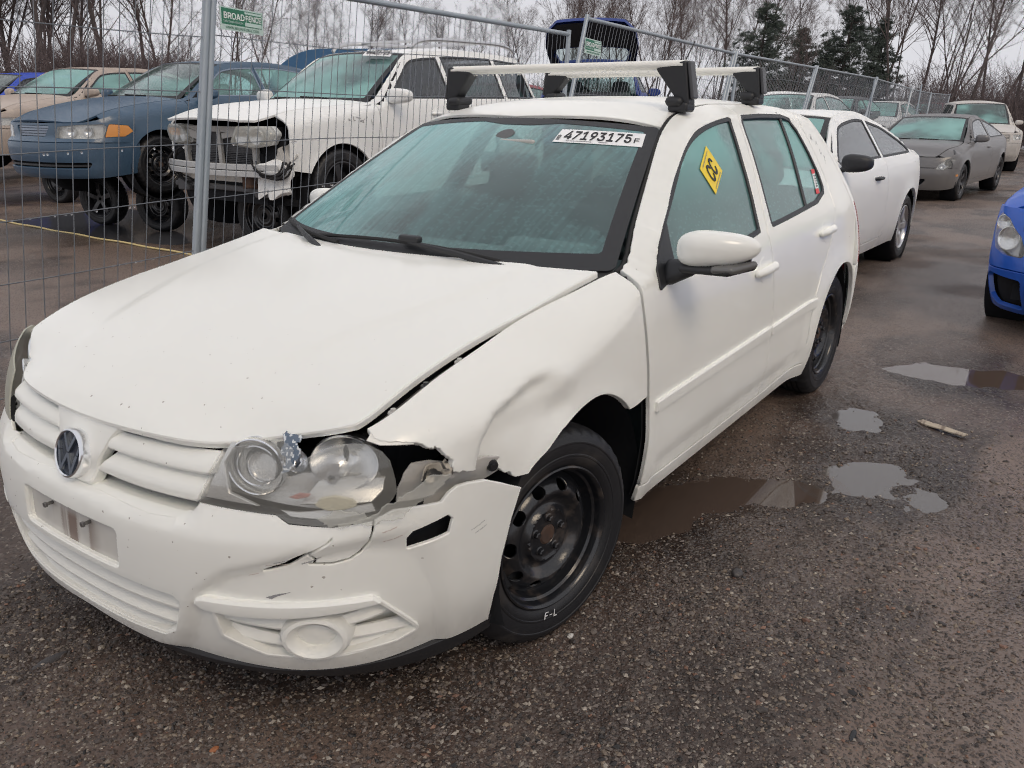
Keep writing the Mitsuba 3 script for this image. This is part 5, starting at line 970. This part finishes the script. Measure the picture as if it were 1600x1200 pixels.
PWET = [(float(q.centroid.x), float(q.centroid.y), float(max(q.bounds[2]-q.bounds[0], q.bounds[3]-q.bounds[1])*.5+.30)) for q in PP]
def track(p):
    """wheel ruts down the lane"""
    w = p.y+.22*(noise(p.x*.45, 3., 1.)-.5)
    return smoothstep(.20, .05, dr.abs(w-1.78))+smoothstep(.20, .05, dr.abs(w-3.25))
def gnd_col(p, n, uv):
    big = fbm(p.x*.42+5, p.y*.42, 0.); mid = fbm(p.x*2.3, p.y*2.3, 1., 4); fine = fbm(p.x*31, p.y*31, 2.)
    _, _, r1 = voronoi(p.x*62, p.y*62); _, _, r2 = voronoi(p.x*150, p.y*150)
    c = mix((.042, .029, .024), (.130, .094, .078), smoothstep(.30, .70, mid)*.75+.25*fine)
    mud = smoothstep(.46, .62, fbm(p.x*1.1+9, p.y*1.6+3, 4., 4)+.20*smoothstep(1.2, 2.0, p.y)*smoothstep(-2., 0., p.x)+.16*track(p)); c = mix(c, (.19, .142, .117), mud*.8)
    st = smoothstep(.60, .80, r1)*(1-.75*mud); c = mix(c, (.17, .148, .132), st*.45*fine*1.5)
    c = mix(c, (.035, .032, .032), smoothstep(.72, .80, r2)*.6); c = mix(c, (.28, .24, .20), dr.select(r2 > .955, .7, 0.)*(1-mud))
    wet = 0.
    for (px, py, rr) in PWET: wet = dr.maximum(wet, smoothstep(rr, rr*.35, dr.sqrt(dr.square(p.x-px)+dr.square(p.y-py))+.35*(fbm(p.x*3, p.y*3, 7.)-.5)))
    return c*(.72+.5*big)*(1-.38*wet)
def gnd_rough(p, n, uv):
    w = fbm(p.x*.9+2, p.y*.9+7, 3., 4)+.10*smoothstep(.5, -1.5, p.x); 
    wet = 0.
    for (px, py, rr) in PWET: wet = dr.maximum(wet, smoothstep(rr, rr*.3, dr.sqrt(dr.square(p.x-px)+dr.square(p.y-py))+.5*(fbm(p.x*4, p.y*4, 7.)-.5)))
    return dr.clip(.60-.40*smoothstep(.44, .64, w)-.34*wet-.18*track(p), .15, .8)
def gnd_bump(p, n, uv):
    d1, _, r1 = voronoi(p.x*62, p.y*62); d2, _, r2 = voronoi(p.x*150, p.y*150)
    return .0036*smoothstep(.55, .05, d1)*r1+.0022*smoothstep(.55, .1, d2)*r2+.010*fbm(p.x*9, p.y*9, 1.)
mat('ground_wet', proc(gnd_col), proc(gnd_rough), spec=.5)
bumped('ground_wet', gnd_bump, 2e-3)
scene['ground'] = mikit.ply((np.stack([Xg.ravel(), Yg.ravel(), Zg], -1), np.vstack([q[:, [0, 1, 2]], q[:, [0, 2, 3]]])), 'ground_wet', smooth=True); labels['ground'] = {'kind': 'structure'}
mat('puddle_water', (.075, .054, .044), .03, spec=.8)
mat('puddle_far', (.05, .05, .055), .22, spec=.5)
mat('puddle_clear', (.075, .065, .060), .05, spec=1.)
for i, ((_, dep, lb), q) in enumerate(zip(PUD, PP)):
    v, f = flat(q.buffer(.12), .08); add('puddle', (np.column_stack([v, np.full(len(v), LVL)]), f), 'puddle_far' if i == 5 else 'puddle_water' if dep > .015 and i not in (1, 2) else 'puddle_clear', False, kind='structure')
def pebbles(n, xr, yr, s0, s1, dens, seed):
    r = np.random.default_rng(seed); x = r.uniform(*xr, n*3); y = r.uniform(*yr, n*3); keep = r.random(n*3) < dens(x, y)
    x, y = x[keep][:n], y[keep][:n]; n = len(x); s = s0*(s1/s0)**(r.random(n)**2.4)
    b = np.array(trimesh.creation.icosahedron().vertices) if s0 > .006 else np.array([[1, 0, 0], [-1, 0, 0], [0, 1, 0], [0, -1, 0], [0, 0, 1], [0, 0, -1.]])
    fb = np.array(trimesh.creation.icosahedron().faces) if s0 > .006 else np.array([[0, 2, 4], [2, 1, 4], [1, 3, 4], [3, 0, 4], [2, 0, 5], [1, 2, 5], [3, 1, 5], [0, 3, 5]])
    v = b[None]*(1+r.uniform(-.3, .3, (n, len(b), 1)))*np.stack([r.uniform(.8, 1.3, n), r.uniform(.6, 1., n), r.uniform(.4, .7, n)], -1)[:, None]
    a = r.uniform(0, 6.28, n); ca, sa = np.cos(a)[:, None], np.sin(a)[:, None]
    v = np.stack([v[..., 0]*ca-v[..., 1]*sa, v[..., 0]*sa+v[..., 1]*ca, v[..., 2]], -1)*s[:, None, None]*.5
    v += np.stack([x, y, ground_h(x, y)+s*.08], -1)[:, None]
    pal = np.array([(.085, .066, .058), (.135, .112, .098), (.045, .037, .034), (.19, .15, .115), (.30, .265, .225), (.18, .10, .07), (.022, .020, .020)]); c = pal[r.choice(7, n, p=[.28, .24, .20, .12, .07, .03, .06])]*r.uniform(.75, 1.2, (n, 1))
    return v.reshape(-1, 3), (fb[None]+(np.arange(n)*len(b))[:, None, None]).reshape(-1, 3), np.repeat(c, len(b), 0)
mudn = lambda x, y: sm(.3, 1.3, y-.6)*sm(-2.4, -.4, x)*0+sm(1.5, 2.1, y)*sm(-1.5, -.6, x)*.75
dn = lambda x, y: (1-mudn(x, y))*np.clip(meshkit.fbm(np.stack([x*1.3, y*1.3, 0*x], -1), 3, 9)*2.4-.5, .12, 1)*sm(4.6, 1.2, np.hypot(x-1.2, y-1.2))
mat('pebble', {'type': 'mesh_attribute', 'name': 'vertex_color'}, .5)
v, f, c = pebbles(95000, (-2.4, 1.45), (-.7, 2.5), .0045, .019, dn, 21); v2, f2, c2 = pebbles(2200, (-2.6, 1.5), (-.9, 2.6), .010, .026, dn, 22)
scene['gravel'] = mikit.ply((np.vstack([v, v2]), np.vstack([f, f2+len(v)])), 'pebble', color=np.vstack([c, c2])); labels['gravel'] = {'kind': 'stuff', 'label': 'loose wet gravel strewn over the lane in front of the cars', 'category': 'gravel'}
def rock(key, x, y, s, c, lb, cg, flat_=.6, seed=1):
    m = trimesh.creation.icosphere(2, 1.); v = np.asarray(m.vertices); v = v*(1+.5*(meshkit.noise(v*1.7+seed*7, seed)-.5))[:, None]*np.array(s)*.5
    thing(key, lb, cg); add(key, (v+[x, y, float(ground_h(np.array([x]), np.array([y]))[0])+s[2]*.25], m.faces), c, 40)
mat('stone_dark', (.05, .045, .045), .45); mat('stone_pale', (.55, .53, .50), .6); mat('leaf_orange', (.33, .13, .06), .6)
rock('stone', -.58, 1.13, (.045, .035, .03), 'stone_dark', 'round dark stone lying alone on the gravel right of the front wheel', 'stone')
rock('pale_crumb', -.01, .86, (.022, .016, .012), 'stone_pale', 'white crumb of debris beside the front tyre', 'debris', seed=3)
rock('pale_crumb_001', .80, .62, (.016, .012, .01), 'stone_pale', 'white crumb on the dark ground ahead of the front bumper', 'debris', seed=4)
rock('orange_chip', .84, .41, (.022, .016, .01), 'leaf_orange', 'orange chip of debris on the gravel at the bottom edge', 'debris', seed=5)
rock('slate_shard', .90, -.23, (.09, .035, .008), 'stone_dark', 'flat grey shard lying left of the front bumper', 'debris', seed=6)
rock('plastic_shard', -.08, 1.61, (.045, .014, .008), 'plastic_black', 'black plastic shard on the gravel near the bottom edge', 'debris', seed=8)
thing('wood_lath', 'short pale splintered wooden lath lying flat on the mud', 'wood'); mat('wood_pale', proc(lambda p, n, uv: mix((.42, .36, .28), (.20, .16, .13), smoothstep(.4, .7, fbm(p.x*9, p.y*60, 1.)))), .7)
add('wood_lath', wob(move(trimesh.creation.box((.215, .045, .005)).subdivide().subdivide().subdivide(), rot([0, 0, 1], 69), (-2.305, 1.445, .008)), .006, 30, 2), 'wood_pale', 30)
thing('yellow_rope', 'thin yellow rope stretched over the ground beyond the fence', 'rope'); mat('rope_yellow', (.62, .50, .24), .7)
add('yellow_rope', tube([(-3.15+.03*math.sin(t*5)+.2*t, -10.5+6*t, .012+.004*math.sin(t*40)) for t in np.linspace(0, 1, 40)], .010, 6), 'rope_yellow', True)

# ------------------------------------------------------------------ temporary mesh fence
mat('wire', (.20, .215, .24), .45, metal=.5)
def fence_panel(a, b, lb, ht0, ht1, lean=(0, 0), fine=True, sign=None, gz=(0, 0), r=.019, base=.12):
    k = thing(numbered('wire_fence'), lb, 'fence panel', None); a, b = np.array(a, float), np.array(b, float); L = np.linalg.norm(b-a); u = np.append((b-a)/L, 0)
    A0, A1 = np.append(a, gz[0]), np.append(a, gz[0]+ht0)+u*lean[0]; B0, B1 = np.append(b, gz[1]), np.append(b, gz[1]+ht1)+u*lean[1]
    S = lambda s, w: (A0+(A1-A0)*w)*(1-s)+(B0+(B1-B0)*w)*s
    for p0, p1 in ((A0, A1), (B0, B1)): add(numbered(k+'__post'), tube([p0, p1], r, 14), 'galvanised', 30)
    add(numbered(k+'__rail'), tube([A1-u*0+[0, 0, -.03], B1+[0, 0, -.03]], r*.9, 12), 'galvanised', 30)
    add(numbered(k+'__rail'), tube([S(0, base/ht0), S(1, base/ht1)], r*.8, 10), 'galvanised', 30)
    n = int(L/.066); rg = np.random.default_rng(len(scene)); V = []
    for i in range(1, n):
        s = i/n; o = rg.normal(0, .0035, 6); nn = np.array([-u[1], u[0], 0]); ww = np.linspace(base/ht0, 1-.03/ht0, 6)
        V.append(tube([S(s, w)+nn*(.004+o[j])+u*o[-j]*.9 for j, w in enumerate(ww)], .0021, 5, False))
    for z in (.24, .48, .72, .97, 1.22, 1.47, 1.72):
        if z > min(ht0, ht1)-.1: continue
        pts = [S(s, z/ht0)+np.array([-u[1], u[0], 0])*(-.003)+[0, 0, .008*math.sin(s*9+z*5)] for s in np.linspace(0, 1, 24)]
        V.append(tube(pts, .0026, 5, False))
    if fine:
        for m in V[:-7]: add(numbered(k+'__wire'), m, 'wire', True)
        for m in V[-7:]: add(numbered(k+'__cross_wire'), m, 'wire', True)
        dd = []
        for z in (.72, .97, 1.22):
            for s in rg.random(26): q_ = S(s, z/ht0); dd.append(hull([q_+[0, 0, -.004], q_+[0, 0, -.009]], [.004, .003], 6))
        add(k+'__water_drops', cat(dd), 'water', True, kind='stuff')
    else: add(k+'__wire_mesh', cat(V), 'wire', True, kind='stuff')
    return k, S, u
FL = lambda x: (x, -1.8-.055*(-x-.82))
fence_panel((2.75, -1.62), FL(-.60), 'fence panel nearest the camera at the left edge', 2.0, 2.0, (0, .40))
kA, SA, uA = fence_panel(FL(-.64), FL(-4.36), 'second fence panel from the left carrying the larger green sign', 2.02, 1.97, (.40, .22))
kB, SB, uB = fence_panel(FL(-4.06), FL(-7.85), 'third fence panel leaning above the first roof bar with a small green sign', 2.11, 2.0, (.84, 1.02))
kC, SC, uC = fence_panel(FL(-7.97), FL(-11.6), 'fence panel behind the second roof bar', 2.0, 1.96, (1.0, 1.5), False)
fence_panel(FL(-11.75), FL(-17.0), 'fence panel above the white coupe roof', 1.96, 1.9, (1.5, 1.8), False)
fence_panel(FL(-17.1), FL(-23.2), 'fence panel left of the grey coupe roof', 1.89, 1.74, (1.8, 1.1), False)
fence_panel(FL(-23.3), FL(-28.0), 'second last fence panel beyond the grey coupe', 1.73, 1.65, (1.1, .6), False)
fence_panel(FL(-28.1), FL(-33), 'last small fence panel in the distance', 1.65, 1.63, (.6, 1.2), False)
def brace(x, lb, dx=.75, dy=.0, h=1.85):
    k = thing(numbered('fence_brace'), lb, 'brace'); c = np.array([*FL(x), 0])
    add(k+'__strut', tube([c+[-.02, .03, h], c+[dx*.35+.25, .05+dy, .02]], .021, 12), 'galvanised', 30)
    add(k+'__foot_plate', rbox(c+[dx*.35+.25, .05+dy, .02], (.22, .12, .03), .008), 'galvanised', 30)
    add(k+'__clamp', cat([rbox(c+[.06, .03, h*.62], (.07, .10, .05), .01), tube([c+[.06, -.05, h*.62], c+[.06, .12, h*.62]], .012, 8)]), 'galvanised', 30)
brace(-8.9, 'clamped tube brace behind the second roof bar', .3); brace(-18.4, 'tube brace leaning where the fence bends down', .5); brace(-25.9, 'small distant tube brace', .4)
mat('sign_green', (.025, .16, .095), .45); mat('sign_pale', (.50, .62, .58), .45)
def sign(key, lb, S, u, xs_, w, ht, wd):
    k = thing(key, lb, 'sign'); ss = np.linspace(0, 1, 400); c = S(ss[np.argmin([abs(S(q, w/ht)[0]-xs_) for q in ss])], w/ht); nn = np.array([-u[1], u[0], 0])*-1; ex = -u if True else u
    if nn[1] < 0: nn = -nn
    ex = np.cross([0, 0, 1], nn); tlt = -.06; ex = ex*math.cos(tlt)+np.array([0, 0, 1])*math.sin(tlt); ey = np.cross(nn, ex); R_ = np.stack([ex, ey, nn], 1); H_ = wd*.40; o = c+nn*.012
    pl = lambda x0, y0, x1, y1, z, t=.0012: move(trimesh.creation.box(((x1-x0)*wd, (y1-y0)*wd, t)), R_, o+R_@np.array([(x0+x1)/2*wd, (y0+y1)/2*wd, z]))
    add(k+'__plate', pl(0, 0, 1, .40, 0, .003), 'sign_pale', False)
    add(k+'__green_field', pl(.03, .10, .97, .375, .002), 'sign_green', False)
    add(k+'__pale_field', cat([pl(.56, .325, .955, .36, .0035), pl(.56, .115, .955, .180, .0035)]), 'sign_pale', False)
    def tx(t, x, y, w_, h_, mt, b=False):
        m = textm(t, 1, .0006, b); v = np.asarray(m.vertices); v = v*[w_*wd/v[:, 0].max(), h_*wd, 1]+[x*wd, y*wd, .0033]; add(numbered(k+'__lettering'), (v@R_.T+o, m.faces), mt, False)
    tx('BROAD', .065, .20, .49, .105, 'sticker_white', True); tx('FENCE', .575, .205, .375, .095, 'sticker_white', True)
    tx('Safe, Simple & Secure', .065, .135, .45, .040, 'sign_pale'); tx('WWW.BROADFENCE.COM', .11, .028, .78, .045, 'sign_green')
sign('fence_sign', 'larger green and white fence sign beside the near post', SA, uA, -1.03, 1.755, 2.02, .265)
sign('fence_sign_001', 'small green and white fence sign in front of the raised blue tailgate', SB, uB, -4.84, 1.80, 2.10, .31)

# ------------------------------------------------------------------ trees
mat('bark_grey', proc(lambda p, n, uv: mix((.065, .052, .050), (.125, .104, .102), fbm(p.x*3, p.y*3, p.z*1.5))), .85)
mat('twig', (.125, .095, .092), .85); mat('bark_pine', (.07, .055, .05), .9); mat('needle', proc(lambda p, n, uv: mix((.060, .080, .070), (.12, .145, .12), fbm(p.x*1.3, p.y*1.3, p.z*1.3))), .8)
mat('brush', (.125, .097, .098), .9)
def bare_tree(seed, h=13., stems=1, spread=.35, twigs=1.):
    """trunks with four generations of limbs, all limbs of a generation made at once"""
    r = np.random.default_rng(seed); un = lambda v: v/np.linalg.norm(v, axis=-1, keepdims=True)
    def grow(p, d, ln, rad, lev):
        n = 8 if lev == 0 else 5 if lev < 3 else 4; P = [p]
        for i in range(n-1):
            d = un(d+r.normal(0, .09 if lev < 2 else .15, d.shape)+[0, 0, .05]); P.append(P[-1]+d*(ln/(n-1))[:, None])
        P = np.stack(P, 1); return P, rad[:, None]*np.linspace(1, .25 if lev else .16, n)[None]
    a = r.uniform(0, 6.28, stems); t = np.where(stems == 1, 0., r.uniform(.06, .22, stems)); ca = np.stack([np.cos(a), np.sin(a)], -1)
    p = np.column_stack([.3*ca*(stems > 1), np.full(stems, -.2)]); d = un(np.column_stack([ca*t[:, None], np.ones(stems)])); ln = h*r.uniform(.82, 1, stems); rad = np.full(stems, .0075*h/(1 if stems == 1 else 1.5))
    tr, tw = None, []
    for lev in range(5):
        P, R = grow(p, d, ln, rad, lev); m = tubes(P, R, (7, 5, 4, 3, 3)[lev])
        if lev == 0: tr = m
        else: tw.append(m)
        if lev == 4: break
        k = max(2, int((h*2.2/stems**.5, 8, 6, 4)[lev]*(twigs if lev else 1))); M = len(P)
        s = r.uniform(.28 if lev == 0 else .15, 1., (M, k))**.8; q = s*(P.shape[1]-1); i0 = np.minimum(q.astype(int), P.shape[1]-2); w = (q-i0)[..., None]; mi_ = np.arange(M)[:, None]
        c = P[mi_, i0]*(1-w)+P[mi_, i0+1]*w; tt = un(P[mi_, i0+1]-P[mi_, i0]); o = un(np.cross(tt, r.normal(0, 1, tt.shape)))
        nd = un(tt*r.uniform(.6, 1., (M, k, 1))+o*r.uniform(.45, .85, (M, k, 1))*(1 if lev else 1+spread)+[0, 0, .15])
        ln = (ln[:, None]*(r.uniform(.20, .40, (M, k)) if lev == 0 else r.uniform(.28, .55, (M, k)))*(1.25-s*.65)).ravel(); rad = np.maximum(rad[:, None]*(.36 if lev == 0 else .45)*(1.1-s*.7), .0045).ravel()
        p, d = c.reshape(-1, 3), nd.reshape(-1, 3)
    return tr, cat(tw)
def pine(seed, h=11.):
    r = np.random.default_rng(seed); tr = tube([(0, 0, -.2), (.05, .03, h*.5), (0, .06, h)], [.18, .11, .02], 8, False); V, br = [], []
    for z in np.arange(h*.14, h*.985, .30):
        t = (z-h*.14)/(h*.86); R_ = (2.3*(1-t)**.6*min(1, .45+t*2.2)+.15)*h/11
        for a in r.uniform(0, 6.28, int(4+3*(1-t))):
            L = R_*r.uniform(.35, 1.2); e = np.array([math.cos(a)*L, math.sin(a)*L, z+L*r.uniform(.1, .6)]); b = np.array([0, 0, z]); br.append([b, (b+e)/2-[0, 0, .05], e])
            for cl in range(int(3+4*L)):
                s = r.uniform(.35, 1.08); cc = b+(e-b)*s+r.normal(0, .16, 3)*(.4+.4*L); m = 34
                d = r.normal(0, 1, (m, 3))+(e-b)/L*.5+[0, 0, .6]; d /= np.linalg.norm(d, axis=1, keepdims=True); c = cc+d*r.uniform(0, .16, (m, 1))
                w = np.cross(d, r.normal(0, 1, (m, 3))); w /= np.linalg.norm(w, axis=1, keepdims=True); l = r.uniform(.10, .24, (m, 1)); V.append(np.stack([c-w*.022, c+w*.022, c+d*l], 1).reshape(-1, 3))
    V = np.vstack(V); br = np.array(br)
    return cat([tr, tubes(br, np.tile([.03, .02, .006], (len(br), 1)), 4)]), (V, np.arange(len(V)).reshape(-1, 3))
KIND = {}
for n_, (m1, m2), b, tmat in [('slim', bare_tree(1, 14, 1, .0, 1.), 'bark_grey', 'twig'), ('slim2', bare_tree(2, 13, 1, .1), 'bark_grey', 'twig'), ('twin', bare_tree(3, 12.5, 2, .2), 'bark_grey', 'twig'), ('clump', bare_tree(4, 11, 4, .1, .8), 'bark_grey', 'twig'),
                              ('broad', bare_tree(5, 8.5, 4, .9, 1.15), 'bark_grey', 'twig'), ('slim3', bare_tree(8, 15, 1, .2, .9), 'bark_grey', 'twig'), ('pine', pine(6, 11), 'bark_pine', 'needle'), ('pine2', pine(7, 10), 'bark_pine', 'needle')]:
    scene['kind_'+n_+'_trunk'] = {'type': 'shapegroup', 'trunk': mikit.ply(m1, b, smooth=True)}; scene['kind_'+n_+'_crown'] = {'type': 'shapegroup', 'crown': mikit.ply(m2, tmat, smooth=n_[:4] != 'pine')}
def tree(kind, az, dist, hs, lb, grp=None, lean=0., key=None):
    """az: bearing in degrees from the x axis, seen from the lane"""
    k = thing(numbered(key or ('pine_tree' if kind[:4] == 'pine' else 'bare_tree')), lb, 'tree', grp)
    x, y = 1.7+dist*math.cos(math.radians(az)), 1.87+dist*math.sin(math.radians(az)); b = 215.33
    W4 = T().translate([x, y, 0]).rotate([math.cos(math.radians(b)), math.sin(math.radians(b)), 0], lean).rotate([0, 0, 1], float(rng.uniform(0, 360))).scale([hs*(1.45 if kind[:4] == 'pine' else 1), hs*(1.45 if kind[:4] == 'pine' else 1), hs])
    for part in ('trunk', 'crown'): scene[f'{k}__{part}'] = {'type': 'instance', 'to_world': W4, 'g': {'type': 'ref', 'id': f'kind_{kind}_{part}'}}
def azpx(u): return 215.33-math.degrees(math.atan((u-800)/1288.8*.9455))
rt = np.random.default_rng(77)
ADJ = {'slim': 'straight single-stemmed', 'slim2': 'slender wavy-stemmed', 'slim3': 'tallest wide-limbed', 'twin': 'two-stemmed', 'clump': 'many-stemmed'}
def row(ks, az, dist, hs, where, lean): k = rt.choice(ks); ROW.setdefault((k, where), []).append((az, dist, hs, lean))
ROW = {}
# left cluster of tall trees, thinning to the right; then the low far row; then the tall row on the right
GL = 'tall bare trees crowded at the left edge'
for u in np.r_[np.linspace(-150, 108, 27)+rt.normal(0, 6, 27), np.linspace(120, 250, 5)]:
    row(['slim', 'slim2', 'twin', 'slim3'], azpx(u), rt.uniform(30, 44), rt.uniform(.70, .95), 'in the left stand', rt.normal(1, 2.5))
tree('slim2', azpx(157), 30, .62, 'slender bare tree standing alone left of the near fence post', None, 2)
tree('slim', azpx(262), 34, .66, 'bare tree with an open crown just left of the near fence post', None, 1)
tree('broad', azpx(368), 33, .98, 'broad many-stemmed bare tree behind the larger green sign', None, 2)
tree('clump', azpx(283), 30, .32, 'small dark bare tree under the open-crowned tree', None, 2)
GM = 'low bare trees far behind the wrecked wagon'
for u in np.linspace(420, 880, 17)+rt.normal(0, 9, 17): row(['slim', 'clump', 'twin', 'slim2'], azpx(u), rt.uniform(46, 60), rt.uniform(.42, .66)*(1.25 if u > 780 else 1), 'in the far middle row', rt.normal(3, 2.5))
GR = 'tall bare trees in the row across the right half'
for u in np.r_[np.linspace(895, 1130, 18)+rt.normal(0, 6, 18), np.linspace(1150, 1330, 6)+rt.normal(0, 8, 6), np.linspace(1345, 1700, 18)+rt.normal(0, 6, 18)]:
    far_ = rt.uniform(38, 56); row(['slim', 'slim2', 'slim3', 'twin', 'clump'], azpx(u), far_, rt.uniform(.52, .72)*far_/46*(1. if u < 1330 else 1.22), 'in the right row', rt.normal(6, 2.5))
tree('pine', azpx(1178), 41, .50, 'dark full pine tree left of the other pines', None, 3); tree('pine2', azpx(1236), 43, .45, 'slim dark pine between the two larger pines', None, 3)
tree('pine', azpx(1306), 42, .49, 'dark pine in the middle of the right tree row', None, 4); tree('pine2', azpx(1352), 44, .49, 'ragged dark pine right of the middle pine', None, 6); tree('pine2', azpx(1275), 52, .45, 'small pine half hidden behind the middle pine', None, 4)
ORD = 'first second third fourth fifth sixth seventh eighth ninth tenth eleventh twelfth'.split()
for (k, where), L in ROW.items():
    L.sort(key=lambda q: -q[0]); n_in = 0
    for az, dist, hs, lean in L:
        seen = -33.5 < az-215.33 < 33.5
        if not seen: continue
        o = 'leftmost' if n_in == 0 else ORD[n_in]+' from the left of the'; n_in += 1
        tree(k, az, dist, hs, f'{o} {ADJ[k]} bare tree{"s" if n_in > 1 else ""} {where}'.replace('bare trees in', 'bare trees in'), f'{ADJ[k]} bare trees {where}', lean)
# brushwood under the trees
def brush(n, u0, u1, d0, d1, h0, h1, seed):
    r = np.random.default_rng(seed); u = r.uniform(u0, u1, n); a = np.radians(215.33-np.degrees(np.arctan((u-800)/1288.8*.9455))); d = r.uniform(d0, d1, n)
    p = np.column_stack([1.7+d*np.cos(a), 1.87+d*np.sin(a), np.full(n, -.3)]); hh = r.uniform(h0, h1, n)*(.5+1.0*meshkit.noise(np.column_stack([a*22, d*.08, np.full(n, seed)])))
    e = p+np.column_stack([r.normal(0, .25, n)*hh, r.normal(0, .25, n)*hh, hh]); m = (p+e)/2+r.normal(0, 1, (n, 3))*.12*hh[:, None]
    V = [tubes(np.stack([p, m, e], 1), np.tile([.018, .012, .004], (n, 1)), 3)]
    for _ in range(5):
        s = r.uniform(.25, .95, (n, 1)); c = p+(e-p)*s; V.append(tubes(np.stack([c, c+np.column_stack([r.normal(0, .3, n), r.normal(0, .3, n), r.uniform(.1, .6, n)])*hh[:, None]*.45], 1), np.tile([.008, .003], (n, 1)), 3))
    return cat(V)
add('undergrowth', cat([brush(7500, -250, 300, 24, 36, 1.3, 3.0, 1), brush(3000, 280, 900, 42, 54, 1.2, 2.4, 2), brush(4600, 880, 1800, 38, 58, .9, 2.6, 3)]), 'brush', True, kind='stuff', label='brown leafless undergrowth below the trees', category='undergrowth')
# blue rounded roof beyond the wagon
thing('blue_shed', 'blue round-backed roof rising behind the white wrecked wagon', 'shed'); mat('shed_blue', (.045, .13, .26), .5)
a = np.linspace(0, np.pi/2, 10); pr = np.vstack([[(4.6-1.6+1.6*math.sin(t)-4.6, .6+1.6*math.cos(t)) for t in a][::-1], [(-4.6, 2.2), (-4.6, -1.2), (0, -1.2)]])
m = trimesh.creation.extrude_polygon(Polygon(pr).buffer(0), 3.0, engine='earcut'); v = np.asarray(m.vertices)
add('blue_shed', move((np.stack([-v[:, 0]-.8, v[:, 2]-1.5, v[:, 1]], -1), m.faces), rot([0, 0, 1], 125), (-14.6, -16.6, .45)), 'shed_blue', 40)
for key in [k for k in scene if k.startswith(('fence_panel',)) and False]: pass
